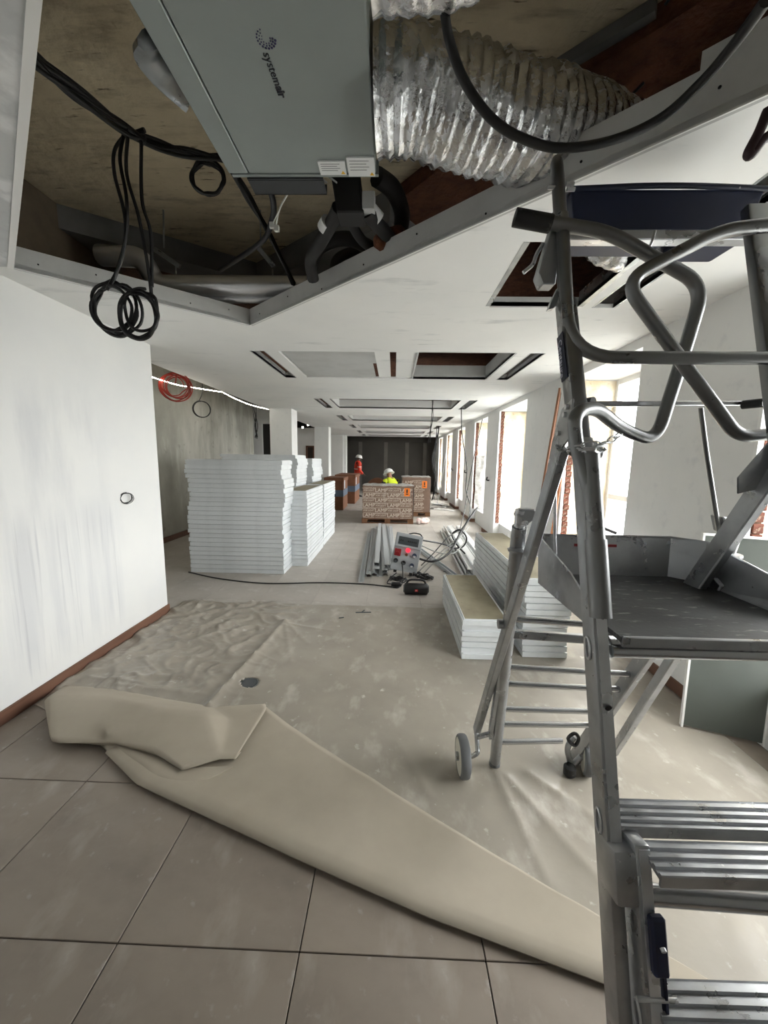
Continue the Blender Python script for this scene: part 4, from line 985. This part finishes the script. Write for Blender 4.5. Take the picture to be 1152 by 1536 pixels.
# panel standing on end against the recess
sp = thing('steel_cassette', (1.92,2.08,0), 'grey faced steel panel standing on end in the window recess', 'panel')
def upr(mb, name, m):
    o = mb.build(name, M[m], sp)
    a = at(1021,1092,z=0); b = at(1150,1123,z=0)
    return o
a = at(1021,1092,z=0); b = a.lerp(at(1150,1123,z=0), 0.98); d = (b-a).normalized(); nb = V(-d.y,d.x,0)
if nb.y < 0: nb = -nb
lean = nb*0.06; up = V(0,0,1.19)
def slab(p, q, z0, z1, t0, t1):
    p = p+V(0,0,0.008); q = q+V(0,0,0.008)
    f0 = z0/1.19; f1 = z1/1.19
    return MB().hexa([p+lean*f0+nb*t0+V(0,0,z0), q+lean*f0+nb*t0+V(0,0,z0), q+lean*f0+nb*t1+V(0,0,z0), p+lean*f0+nb*t1+V(0,0,z0)],
                     [p+lean*f1+nb*t0+V(0,0,z1), q+lean*f1+nb*t0+V(0,0,z1), q+lean*f1+nb*t1+V(0,0,z1), p+lean*f1+nb*t1+V(0,0,z1)])
slab(a+d*0.01, b-d*0.01, 0.012, 1.18, 0.008, 0.03).build('panel_face', M['panel_grey'], sp)
slab(a, a+d*0.011, 0, 1.19, 0, 0.034).build('edge_strip', M['white'], sp)
slab(b-d*0.011, b, 0, 1.19, 0, 0.034).build('edge_strip', M['white'], sp)
slab(a, b, 1.18, 1.19, 0, 0.034).build('edge_strip', M['white'], sp)

# ------------------------------------------------------------ metal studs
M['stud'] = mat('galvanised_stud', (196,200,202), 0.4, 0.35, rand=0.1)
def stud_mesh(L_, wd=0.07, h=0.045, t=0.003):
    mb = MB(); prof = [(-wd/2,0),(wd/2,0),(wd/2,h),(wd/2-0.008,h),(wd/2-0.008,h-t),(wd/2-t,h-t),(wd/2-t,t+0.006),(wd*0.18,t+0.006),(wd*0.14,t),(-wd*0.14,t),(-wd*0.18,t+0.006),(-wd/2+t,t+0.006),(-wd/2+t,h-t),(-wd/2+0.008,h-t),(-wd/2+0.008,h),(-wd/2,h)]
    mb.prism([V(x,0,z) for (x,z) in prof], (0,L_,0)); return mb.mesh('metal_stud', M['stud'])
def lay(me, x0, y0, x1, y1, z, flip, label, group):
    o = link('metal_stud', me); d = Vector((x1-x0,y1-y0)); a = math.atan2(-d.x, d.y)
    mt = Matrix.Translation((x0,y0,z)) @ Matrix.Rotation(a,4,'Z')
    if flip: mt = mt @ Matrix.Translation((0,0,0.045)) @ Matrix.Rotation(PI,4,'Y')
    o.matrix_basis = mt
    return tag(o, label, 'metal stud', group)
s34 = stud_mesh(3.3); s30 = stud_mesh(2.9)
g1 = 'metal studs fanned out beside the power box'
l1 = 'galvanised steel stud in the fanned pile next to the power box'
spots = [(-0.40,4.72,-0.515,8.3,0,0),(-0.32,4.95,-0.42,8.2,0,1),(-0.245,5.0,-0.35,8.2,0,1),(-0.17,4.98,-0.27,8.1,0,0),(-0.095,5.02,-0.20,8.2,0,1),(-0.03,5.3,-0.125,8.5,0,0),(0.045,5.4,-0.05,8.6,0,1),
         (-0.29,5.02,-0.44,8.3,0.046,0),(-0.21,5.05,-0.36,8.4,0.046,1),(-0.10,5.0,-0.26,8.3,0.046,1),(0.0,5.4,-0.17,8.7,0.046,0),(-0.22,5.2,-0.30,8.6,0.092,1),(-0.07,5.1,-0.22,8.5,0.092,1)]
for (x0,y0,x1,y1,z,fp_) in spots: lay(s34 if y1 > 8.25 else s30, x0, y0, x1, y1, z, fp_, l1, g1)
lay(stud_mesh(2.2), 0.86, 5.05, 0.36, 7.0, 0, 0, 'single galvanised stud lying slantwise behind the power box', None)
M['white_prof'] = mat('white_coated_profile', (220,222,222), 0.35, 0.3, rand=0.06)
wp = stud_mesh(3.3, 0.09, 0.05); wp.materials[0] = M['white_prof']
g2 = 'long white profiles piled beside the panel stack'; l2 = 'long white metal profile in the low pile beside the panel stack'
for k in range(12):
    r, c_ = divmod(k, 4)
    lay(wp, 1.02+0.098*c_+0.03*r, 5.02+0.03*random.random(), 1.10+0.098*c_+0.04*r, 8.4, 0.051*r, k % 2, l2, g2)
# timber board leaning on the pier
M['brown_wood'] = mat('dark_brown_board', (104,66,42), 0.7, layers=[(5,(84,50,32),0.4,0.65,(1,1,0.1))])
lb = MB().beam((1.60,4.40,0.0),(1.925,4.62,2.42),0.22,0.022,(0.5,1,0)).build('leaning_board', M['brown_wood'], bevel=0.002)
tag(lb, 'brown wooden board leaning against the white pier behind the ladder', 'board')
lb = MB().beam((1.70,4.12,0.0),(1.93,4.42,1.5),0.09,0.03,(0.5,1,0)).build('leaning_board', mat('orange_brown_timber', (166,108,70), 0.7, layers=[(6,(146,92,58),0.4,0.65,(1,1,0.1))]), bevel=0.002)
tag(lb, 'shorter orange brown timber leaning next to the brown board', 'board')

# ------------------------------------------------------------ site power box
M['box_grey'] = mat('grey_enclosure_plastic', (176,180,184), 0.45)
M['box_side'] = mat('pale_enclosure_plastic', (222,224,224), 0.45)
pb = thing('power_box', (0.0,0,0), 'grey tilted site power box with red lamp and blue sockets', 'power box')
def pbx(mb, name, m, parent=None, smooth=None, bevel=0): return mb.build(name, M[m], parent or pb, smooth, bevel)
for nm, c in (('pb_dark',(70,76,80)),('pb_blue',(46,58,84)),('pb_red',(150,34,40)),('pb_black',(26,26,28)),('pb_brown',(112,74,40))): M[nm] = mat(nm.replace('pb_','socket_'), c, 0.45)
M['lamp_red'] = mat('lit_red_lamp', (230,50,60), 0.4, emit=((255,40,60), 1.2))
pbx(MB().box(-0.185,0.185,0.0,0.13,0.02,0.54), 'enclosure', 'box_grey', bevel=0.006)
pbx(MB().box(0.186,0.19,0.004,0.126,0.03,0.53), 'side_cover', 'box_side')
wn = pbx(MB().box(-0.175,0.175,-0.022,0.0,0.345,0.525), 'breaker_cover', 'box_grey', bevel=0.005)
pbx(MB().box(-0.14,0.14,-0.026,-0.02,0.38,0.49), 'breaker_window', 'pb_dark', wn)
for k in range(9):
    if k in (2,3): continue
    pbx(MB().box(-0.115+0.026*k,-0.097+0.026*k,-0.032,-0.026,0.425,0.445), 'breaker', 'pb_black', wn)
pbx(MB().cyl(V(0.015,-0.0,0.315),V(0.015,-0.03,0.315),0.03,16), 'red_lamp', 'lamp_red', None, 40)
r_ = pbx(MB().box(-0.165,-0.075,-0.03,0.0,0.215,0.315), 'red_socket', 'pb_red', bevel=0.006)
pbx(MB().cyl(V(-0.12,-0.03,0.25),V(-0.12,-0.045,0.245),0.03,14), 'socket_cap', 'pb_red', r_, 40)
pbx(MB().cyl(V(0.005,0,0.25),V(0.005,-0.012,0.25),0.02,12), 'button', 'pb_brown', None, 40)
for (x, z, m) in ((0.115,0.26,'pb_blue'),(-0.125,0.15,'pb_black'),(-0.015,0.135,'pb_black'),(0.105,0.12,'pb_blue')):
    s = pbx(MB().cyl(V(x,0,z),V(x,-0.025,z),0.031,16), 'socket', m, None, 40)
    pbx(MB().box(x-0.018,x+0.018,-0.034,-0.022,z-0.03,z-0.002), 'socket_lid', 'box_side' if m == 'pb_blue' else 'pb_dark', s, bevel=0.003)
pbx(MB().tube(rounded([V(-0.17,0.13,0.5),V(-0.17,0.34,0.0),V(0.17,0.34,0.0),V(0.17,0.13,0.5)],0.04),0.012,8), 'stand', 'pb_dark', None, 60)
pbx(MB().tube(rounded([V(-0.02,0.05,0.54),V(0.05,0.05,0.57),V(0.14,0.05,0.57),V(0.17,0.05,0.54)],0.03),0.008,8), 'carry_handle', 'pb_black', None, 60)
pbx(MB().box(-0.13,-0.09,0.02,0.08,-0.015,0.02).box(0.09,0.13,0.02,0.08,-0.015,0.02), 'feet', 'pb_black')
pb.matrix_basis = Matrix.Translation((0.145,5.02,0.05)) @ Matrix.Rotation(math.radians(-6),4,'Z') @ Matrix.Rotation(math.radians(9),4,'Y') @ Matrix.Rotation(math.radians(-14),4,'X')
# tangled cables by the box
cb = M['cable']
gm = mat('grey_flex', (158,158,154), 0.5)
def floor_cable(pts, r, label, m, cat='cable'):
    return tag(MB().tube(spline(pts,8), r, 7).build('power_cable', m, smooth=60), label, cat)
floor_cable([at(620,835,y=5.15),at(650,842,y=5.2),at(675,828,y=5.5),at(690,800,y=5.9),at(706,775,y=6.2),at(716,762,y=6.4)], 0.016, 'thick black cable arching from the power box towards the pier', cb)
floor_cable([at(632,810,y=5.2),at(660,815,y=5.6),at(690,822,y=6.0),at(700,808,y=6.0),at(690,795,y=6.0),at(678,802,y=6.0),at(686,818,y=6.0),at(697,830,y=5.7)], 0.013, 'black cable looped in mid air behind the power box', cb)
floor_cable([at(628,868,y=5.0),at(645,850,y=5.2),at(665,830,y=5.5),at(690,806,y=5.9),at(703,790,y=6.2)], 0.010, 'light grey flex slanting from the power box to the loop', gm)
floor_cable([at(632,818,y=5.2),at(655,828,y=5.4),at(680,830,y=5.6),at(696,815,y=5.9)], 0.008, 'thin grey flex crossing behind the power box', gm)
floor_cable([at(603,842,y=4.93),at(604,855,y=4.85),at(604,872,z=0.02),at(598,881,z=0.01),at(585,880,z=0.01),at(545,876,z=0.008),at(480,874,z=0.008),at(400,875,z=0.008),at(330,868,z=0.008),at(283,858,z=0.008)], 0.008, 'long black cable lying across the floor to the wide panel stack', cb)
coil('cable_coil', V(0.08,4.78,0.035), 0.10, 4, 0.008, 'heap of black cable coiled at the foot of the power box', axis=(0.1,0.1,1), jit=0.3, seed=5)
coil('cable_coil', V(0.42,4.95,0.03), 0.12, 3, 0.012, 'grey flex coiled behind the black loudspeaker', axis=(0.1,0.1,1), jit=0.2, seed=8, m='cable')
sb = thing('socket_strip', (0.05,4.62,0), 'black plug adapter on the floor in front of the power box', 'adapter')
MB().box(-0.01,0.12,4.56,4.64,0.001,0.05).build('body', M['pb_black'], sb, bevel=0.012)
MB().tube(spline([V(0.0,4.6,0.03),V(-0.06,4.66,0.02),V(-0.02,4.78,0.05),V(0.06,4.85,0.1)],6),0.007,6).build('cord', M['pb_black'], sb, smooth=60)
# loudspeaker
lsx, lsy = 0.29, 4.34
ls = thing('loudspeaker', (lsx,lsy,0), 'small black portable loudspeaker with a red badge on the floor', 'loudspeaker')
MB().tube([V(lsx-0.14,lsy,0.068),V(lsx-0.13,lsy,0.068),V(lsx+0.13,lsy,0.068),V(lsx+0.14,lsy,0.068)],[0.055,0.067,0.067,0.055],20).build('body', M['pb_black'], ls, smooth=50)
for s in (-1,1): MB().cyl(V(lsx+s*0.136,lsy,0.068),V(lsx+s*0.15,lsy,0.068),0.045,16).build('end_radiator', M['pb_dark'], ls, smooth=40)
MB().tube(rounded([V(lsx-0.115,lsy,0.12),V(lsx-0.10,lsy,0.165),V(lsx-0.06,lsy,0.178),V(lsx+0.06,lsy,0.178),V(lsx+0.10,lsy,0.165),V(lsx+0.115,lsy,0.12)],0.03),0.013,8).build('handle', M['pb_black'], ls, smooth=60)
bd_ = MB().box(lsx-0.018,lsx+0.018,lsy-0.071,lsy-0.064,0.055,0.08).build('badge', mat('red_badge', (214,40,44), 0.4), ls)
place_text('JBL', 0.018, V(lsx,lsy-0.0715,0.0675), (1,0,0), (0,0,1), M['paper'], bd_, align='CENTER')

# ------------------------------------------------------------ pallets of printed cartons
M['wrap_brown'] = mat('film_wrapped_kraft_card', (130,106,92), 0.35, layers=[(2.5,(118,95,81),0.4,0.65),(7,(176,164,154),0.62,0.76,(1,1,0.6))], bump=(16,0.2,0.006))
M['wrap_print'] = mat('pale_carton_print', (214,202,186), 0.5)
M['film'] = mat('crumpled_clear_film', (208,206,202), 0.25, layers=[(9,(176,172,166),0.45,0.65)], bump=(20,0.8,0.02))
M['pallet_wood'] = mat('pallet_wood', (122,86,58), 0.85, layers=[(6,(98,66,44),0.4,0.65,(0.3,3,3))])
M['orange'] = mat('orange_warning_sheet', (238,126,34), 0.5)
def mesh_into(mb, me, mt):
    mb.add([mt @ v.co for v in me.vertices], [tuple(p.vertices) for p in me.polygons])
big_t = text_mesh('LAMP', 0.125, 0.001, 0.0, 'CENTER'); small_t = text_mesh('WORKTITUDE\nFOR LIGHT', 0.052, 0.001, 0.0, 'CENTER')
FRONTM = Matrix(((1,0,0,0),(0,0,-1,0),(0,1,0,0),(0,0,0,1)))
def pallet(x0, x1, y0, y1, h, label, plabel, warn):
    p = thing('wooden_pallet', ((x0+x1)/2,(y0+y1)/2,0), plabel, 'pallet')
    for i in range(3):
        yy = y0+0.04+(y1-y0-0.08)*i/2
        MB().box(x0,x1,yy-0.05,yy+0.05,0,0.018).build('bottom_board', M['pallet_wood'], p)
        for j in range(3):
            xx = x0+0.07+(x1-x0-0.14)*j/2
            MB().box(xx-0.07,xx+0.07,yy-0.05,yy+0.05,0.018,0.1).build('block', M['pallet_wood'], p)
    for i in range(5):
        yy = y0+0.05+(y1-y0-0.1)*i/4; MB().box(x0,x1,yy-0.05,yy+0.05,0.1,0.122).build('deck_board', M['pallet_wood'], p)
    b = thing('carton_load', ((x0+x1)/2,(y0+y1)/2,0.122), label, 'carton')
    MB().box(x0+0.01,x1-0.01,y0+0.01,y1-0.01,0.1215,h).build('carton', M['wrap_brown'], b, bevel=0.015, seg=2)
    pr = MB(); cw_ = 0.305; nr = max(1, int((h-0.16)/0.125))
    nc = int((x1-x0)/cw_)+1
    for c_ in range(nc):
        for r_i in range(nr):
            cx = x0+0.17+cw_*c_; cz = 0.20+0.125*r_i
            if cx+0.13 > x1-0.02: continue
            if (c_+r_i) % 2 == 0: mesh_into(pr, big_t, Matrix.Translation((cx,y0+0.0085,cz)) @ FRONTM)
            else: mesh_into(pr, small_t, Matrix.Translation((cx,y0+0.0085,cz+0.02)) @ FRONTM)
            pr.box(cx-0.14,cx+0.14,y0+0.0075,y0+0.009,cz-0.064,cz-0.058)
    pr.build('printed_name', M['wrap_print'], b, fix=False)
    rows = []
    for j in range(9):
        row = []
        for i in range(25):
            x = x0-0.005+(x1-x0+0.01)*i/24; y = y0-0.003+(y1-y0+0.006)*j/8
            e = 0.02 if j in (0,8) or i in (0,24) else 0
            row.append((x, y, h+0.004-e+0.045*abs(noise.noise((x*6,y*6,h)))))
        rows.append(row)
    MB().grid(rows).build('top_film', M['film'], b, smooth=60)
    rows = [[(x1-0.004+0.02*abs(noise.noise((y0+(y1-y0)*i/10*9,z_/12*4,3))), y0+(y1-y0)*i/10, 0.13+(h-0.13)*z_/12) for i in range(11)] for z_ in range(13)]
    MB().grid(rows).build('side_film', M['film'], b, smooth=60)
    wx, wz = warn
    s = MB().box(wx-0.07,wx+0.07,y0+0.002,y0+0.0075,wz-0.1,wz+0.1).build('warning_sheet', M['orange'], b)
    MB().box(wx-0.018,wx+0.018,y0-0.0005,y0+0.002,wz-0.02,wz+0.07).box(wx-0.03,wx+0.03,y0-0.0005,y0+0.002,wz-0.06,wz-0.035).build('warning_mark', M['pb_black'], s)
pallet(-0.78,0.50,9.25,10.05,0.94,'film wrapped LAMP cartons on the front pallet','wooden pallet under the front load of printed cartons',(0.33,0.79))
pallet(0.22,1.04,10.55,11.3,1.10,'film wrapped LAMP cartons on the pallet standing farther back','wooden pallet under the rear load of printed cartons',(0.86,0.9))
# brown shipping cartons
M['kraft'] = mat('brown_cardboard', (126,82,56), 0.8, layers=[(4,(110,70,47),0.4,0.65)])
M['blue_band'] = mat('blue_grey_band', (88,104,124), 0.6)
def carton(x0, x1, y0, y1, h, label):
    c = thing('cardboard_box', ((x0+x1)/2,(y0+y1)/2,0), label, 'cardboard box')
    MB().box(x0,x1,y0,y1,0,h-0.03).build('body', M['kraft'], c, bevel=0.01)
    MB().box(x0-0.02,x1+0.02,y0-0.02,y1+0.02,h-0.12,h).build('lid', M['kraft'], c, bevel=0.008)
    MB().box(x0-0.004,x1+0.004,y0-0.004,y1+0.004,h*0.42,h*0.62).build('printed_band', M['blue_band'], c)
    MB().box(x1+0.021,x1+0.024,y0+0.1,y0+0.28,h-0.34,h-0.08).build('shipping_label', M['paper'], c)
carton(-2.12,-1.55,11.5,12.6,1.0,'tall brown cardboard box with a blue band, the one nearer the panel stacks')
carton(-2.05,-1.36,13.2,14.9,1.02,'longer brown cardboard box with a blue band behind the first')
# cable drum and loose bits
dm = thing('cable_drum', (-0.5,11.4,0), 'small wooden cable drum standing behind the front pallet', 'cable drum')
for s in (-1,1): MB().cyl(V(-0.5,11.4+s*0.16-0.02,0.68),V(-0.5,11.4+s*0.16+0.02,0.68),0.34,24).build('flange', M['kraft'], dm, smooth=40)
MB().cyl(V(-0.5,11.25,0.68),V(-0.5,11.55,0.68),0.2,20).build('wound_cable', M['pb_black'], dm, smooth=40)
MB().box(-0.7,-0.3,11.2,11.6,0,0.36).build('support_crate', M['pallet_wood'], dm)
rn = random.Random(5)
rag = MB().tube(spline([V(0.75+0.12*math.cos(a*1.3),9.35+0.1*math.sin(a*1.7),0.075+0.02*math.sin(a*2)) for a in [i*0.7 for i in range(12)]],5),[0.05+0.012*math.sin(i*1.7) for i in range(56)],9)
tag(rag.build('rag', mat('pale_pink_rag', (224,190,182), 0.9, layers=[(8,(236,224,218),0.45,0.6)]), smooth=70), 'crumpled pale pink rag at the foot of the rear pallet', 'rag')
for k in range(16):
    x = 1.15+rn.random()*0.75; y = 11.6+rn.random()*2.4; a = rn.random()*PI; L_ = 0.15+rn.random()*0.4
    o = MB().box(-L_/2,L_/2,-0.05,0.05,0,0.012+0.02*rn.random()).build('offcut', mat('offcut_%d' % k, rn.choice([(222,222,220),(206,204,198),(110,104,98),(60,58,56)]), 0.7))
    o.location = (x,y,0.001); o.rotation_euler = (0,0,a)
    tag(o, 'scrap offcut lying on the floor below the far window recesses', 'offcut', 'offcuts scattered by the far piers')
for k, (u, v, L_, a) in enumerate(((290,948,0.07,0.4),(325,945,0.06,0.1),(545,918,0.16,0.1),(512,926,0.05,0.3),(545,916,0.05,1.2),(667,857,0.04,0.5))):
    p = at(u,v,z=0.012); 
    o = MB().box(-L_/2,L_/2,-0.006,0.006,0,0.006).build('plastic_scrap', M['pb_dark']); o.location = (p.x,p.y,0.006); o.rotation_euler = (0,0,a)
    tag(o, 'thin dark plastic scrap lying on the floor sheet', 'scrap', 'dark scraps on the sheet')
# angled metal bits, switch boxes on the piers
for k, (y, z, lb_) in enumerate(((8.05,1.18,'dark conduit stub sticking out of the pier by the second recess'),(10.6,1.25,'dark conduit stub sticking out of the pier past the slanting cable'),(13.0,1.25,'dark conduit stub on the last pier before the offcuts'))):
    o = MB().tube(rounded([V(XR+0.0,y,z),V(XR-0.06,y,z),V(XR-0.06,y-0.05,z+0.07)],0.03),0.014,8).build('conduit_stub', M['pb_black'], smooth=60); tag(o, lb_, 'conduit')
ln_ = MB().beam((1.55,13.3,0.0),(1.9,14.0,1.9),0.05,0.02,(0,1,0)).build('leaning_rail', M['white_prof']); tag(ln_, 'thin white rail leaning by the dark far wall', 'rail')
hl = thing('handle_bar', (2.3,4.0,0.34), 'black metal window restrictor bar in the bright recess', 'bar')
MB().tube([at(897,789,y=4.5),at(925,800,y=4.35)],0.018,8).build('bar', M['pb_black'], hl, smooth=60)
MB().tube([at(905,792,y=4.46),V(at(905,792,y=4.46).x,4.46,0.34)],0.015,8).build('post', M['pb_black'], hl, smooth=60)
# plastic film hung in a recess
rows = []
for j in range(41):
    z = 0.36+1.35*j/40
    rows.append([(XR+0.06+0.5*i/14+0.02*noise.noise((i*0.9,z*3,1)), 9.72-0.10*math.sin(i/14*PI)-0.03*noise.noise((i*0.5,z*4,2)), z) for i in range(15)])
fo = MB().grid(rows).build('plastic_film', M['film'], smooth=60); tag(fo, 'crumpled plastic film hung across the lower third recess', 'plastic film')

# ------------------------------------------------------------ workers
M['skin'] = mat('dark_brown_skin', (78,52,40), 0.6); M['skin2'] = mat('tan_skin', (150,108,84), 0.6)
M['hi_orange'] = mat('orange_hi_vis', (205,54,30), 0.7); M['hi_yellow'] = mat('yellow_hi_vis', (214,232,46), 0.7)
M['trousers'] = mat('black_trousers', (30,30,34), 0.8); M['band'] = mat('silver_reflective_band', (206,206,200), 0.4); M['helmet'] = mat('white_hard_hat', (232,232,230), 0.35)
M['grey_shirt'] = mat('dark_grey_shirt', (66,66,70), 0.8)
def person(name, J, bones, loc, rz, label, coat, coat_bones, skin, trousers='trousers', shirt='trousers', sc_=1.0):
    """J: joint -> (position, radius); bones: (a, b, region)"""
    names = list(J); idx = {n: i for i, n in enumerate(names)}
    me = bpy.data.meshes.new('body'); me.from_pydata([J[n][0] for n in names], [(idx[a],idx[b]) for (a,b,_) in bones], [])
    tmp = bpy.data.objects.new('body_tmp', me); COL.objects.link(tmp)
    sk = tmp.modifiers.new('skin', 'SKIN'); sk.use_smooth_shade = True
    for i, n in enumerate(names):
        r = J[n][1]; me.skin_vertices[0].data[i].radius = (r, r) if not isinstance(r, tuple) else r
        me.skin_vertices[0].data[i].use_root = (n == 'pelvis')
    sb_ = tmp.modifiers.new('sub', 'SUBSURF'); sb_.levels = 2; sb_.render_levels = 2
    dg = bpy.context.evaluated_depsgraph_get(); dg.update()
    body = bpy.data.meshes.new_from_object(tmp.evaluated_get(dg)); bpy.data.objects.remove(tmp)
    body.materials.clear()
    for m_ in (skin, trousers, shirt): body.materials.append(M[m_])
    region = []
    for p in body.polygons:
        c = p.center; best = 9; rg = 'legs'
        for (a, b, r) in bones:
            A_ = Vector(J[a][0]); B_ = Vector(J[b][0]); d = B_-A_; t = max(0,min(1,(c-A_).dot(d)/max(1e-9,d.dot(d))))
            q = (c-(A_+d*t)).length
            if q < best: best = q; rg = r
        region.append(rg); p.material_index = {'head':0,'hand':0,'legs':1}.get(rg, 2)
    t = thing(name, (0,0,0), label, 'person')
    link('body', body, t)
    # jacket or vest: shell over the chosen regions
    sel = [i for i, r in enumerate(region) if r in coat_bones]
    used = {}; vs = []; fs = []
    for i in sel:
        f = []
        for vi in body.polygons[i].vertices:
            if vi not in used:
                used[vi] = len(vs); v = body.vertices[vi]; vs.append(tuple(v.co+v.normal*0.014))
            f.append(used[vi])
        fs.append(tuple(f))
    cm_ = MB().add(vs, fs); cm_.build('jacket' if 'arms' in coat_bones else 'vest', M[coat], t, smooth=60, fix=False)
    H_ = Vector(J['head'][0]); D_ = (H_-Vector(J['neck'][0])).normalized()
    rot = D_.to_track_quat('Z','Y').to_matrix().to_4x4()
    hm = MB().lathe((0,0,0), [(0.150,0.0),(0.152,0.012),(0.128,0.014),(0.126,0.05),(0.108,0.095),(0.07,0.125),(0.02,0.135)], 24)
    hat = hm.mesh('hard_hat', M['helmet'], smooth=40)
    hat.transform(Matrix.Translation(H_+D_*0.015) @ rot); link('hard_hat', hat, t)
    t.matrix_basis = Matrix.Translation(loc) @ Matrix.Rotation(rz,4,'Z') @ Matrix.Scale(sc_,4)
    return t
def hand(J, B, side, wrist, fwd):
    """palm and five short fingers from a wrist joint"""
    w_ = Vector(J[wrist][0]); f = Vector(fwd).normalized(); s = f.cross(V(0,0,1)); s = (s if s.length > 0.1 else V(0,1,0)).normalized()
    J['palm'+side] = (w_+f*0.07, 0.026); B.append((wrist,'palm'+side,'hand'))
    for k in range(4):
        a = 'fin%d%s' % (k,side); J[a] = (w_+f*0.10+s*(k-1.5)*0.021, 0.009); b = a+'t'
        J[b] = (w_+f*(0.15-0.008*abs(k-1))+s*(k-1.5)*0.022+V(0,0,-0.02), 0.0075); B.append(('palm'+side,a,'hand')); B.append((a,b,'hand'))
    J['th'+side] = (w_+f*0.07+s*0.05, 0.009); B.append(('palm'+side,'th'+side,'hand'))
def base_person(hz, lean, kne):
    return None
# standing worker, turned towards the far wall, faces +x in its own frame
J = {'pelvis':((0,0,0.93),(0.15,0.11)),'waist':((0,0,1.08),(0.145,0.105)),'chest':((0.02,0,1.30),(0.165,0.125)),'collar':((0.02,0,1.43),0.10),'neck':((0.03,0,1.50),0.052),'head':((0.045,0,1.60),(0.078,0.095)),'crown':((0.04,0,1.70),0.07),'nose':((0.135,0,1.59),0.014)}
B = [('pelvis','waist','torso'),('waist','chest','torso'),('chest','collar','torso'),('collar','neck','head'),('neck','head','head'),('head','crown','head'),('head','nose','head')]
for s, sg in (('l',1),('r',-1)):
    J['sho'+s] = ((0.01,0.19*sg,1.41),0.062); J['elb'+s] = ((0.0,0.25*sg,1.13),0.05); J['wri'+s] = ((0.16,0.20*sg,0.98),0.034)
    B += [('collar','sho'+s,'arms'),('sho'+s,'elb'+s,'arms'),('elb'+s,'wri'+s,'arms')]
    hand(J,B,s,'wri'+s,(0.8,-0.2*sg,-0.5))
    J['hip'+s] = ((0,0.095*sg,0.86),0.095); J['kne'+s] = ((0.03,0.11*sg,0.48),0.062); J['ank'+s] = ((-0.02,0.12*sg,0.09),0.045); J['toe'+s] = ((0.16,0.14*sg,0.035),0.035)
    B += [('pelvis','hip'+s,'legs'),('hip'+s,'kne'+s,'legs'),('kne'+s,'ank'+s,'legs'),('ank'+s,'toe'+s,'legs')]
p1_ = person('person', J, B, (-1.50,15.6,0.0), 0.35, 'standing worker in an orange hi-vis jacket and white hard hat by the cardboard boxes', 'hi_orange', ('torso','arms'), 'skin')
def band(parent, z, rx, ry, cx=0.0, tilt=0):
    pts = [V(cx+rx*math.cos(a),ry*math.sin(a),z+tilt*math.cos(a)) for a in [i*2*PI/24 for i in range(24)]]
    o = MB().tube(pts,0.024,6,closed=True,flat=0.35).build('reflective_band', M['band']); o.parent = parent
band(p1_, 1.16, 0.135, 0.175)
for sg in (1,-1):
    o = MB().tube([V(0.005+0.07*math.cos(a),0.225*sg+0.07*math.sin(a),1.25) for a in [i*2*PI/16 for i in range(16)]],0.02,6,closed=True,flat=0.4).build('reflective_band', M['band']); o.parent = p1_
# crouching worker facing the hall's left side
J = {'pelvis':((-0.16,0,0.42),(0.14,0.12)),'waist':((-0.11,0,0.58),(0.135,0.105)),'chest':((0.0,0,0.80),(0.16,0.125)),'collar':((0.06,0,0.93),0.10),'neck':((0.09,0,1.0),0.05),'head':((0.13,0,1.09),(0.078,0.095)),'crown':((0.13,0,1.19),0.07),'nose':((0.22,0,1.07),0.014)}
B = [('pelvis','waist','torso'),('waist','chest','torso'),('chest','collar','torso'),('collar','neck','head'),('neck','head','head'),('head','crown','head'),('head','nose','head')]
for s, sg in (('l',1),('r',-1)):
    J['sho'+s] = ((0.06,0.18*sg,0.91),0.06); J['elb'+s] = ((0.20,0.24*sg,0.70),0.048); J['wri'+s] = ((0.34,0.10*sg,0.72),0.033)
    B += [('collar','sho'+s,'torso'),('sho'+s,'elb'+s,'sleeves'),('elb'+s,'wri'+s,'sleeves')]
    hand(J,B,s,'wri'+s,(0.9,-0.2*sg,-0.2))
    J['hip'+s] = ((-0.12,0.10*sg,0.38),0.095); J['kne'+s] = ((0.26,0.16*sg,0.46 if sg > 0 else 0.12),0.06); J['ank'+s] = ((0.16 if sg > 0 else -0.12,0.14*sg,0.08),0.045); J['toe'+s] = ((0.32 if sg > 0 else -0.26,0.15*sg,0.035),0.035)
    B += [('pelvis','hip'+s,'legs'),('hip'+s,'kne'+s,'legs'),('kne'+s,'ank'+s,'legs'),('ank'+s,'toe'+s,'legs')]
p2_ = person('person', J, B, (-0.06,10.55,0.0), PI-0.95, 'crouching worker in a yellow hi-vis vest and white hard hat behind the printed cartons', 'hi_yellow', ('torso',), 'skin2', shirt='grey_shirt', sc_=1.07)
band(p2_, 0.70, 0.15, 0.17, -0.045, 0.05)
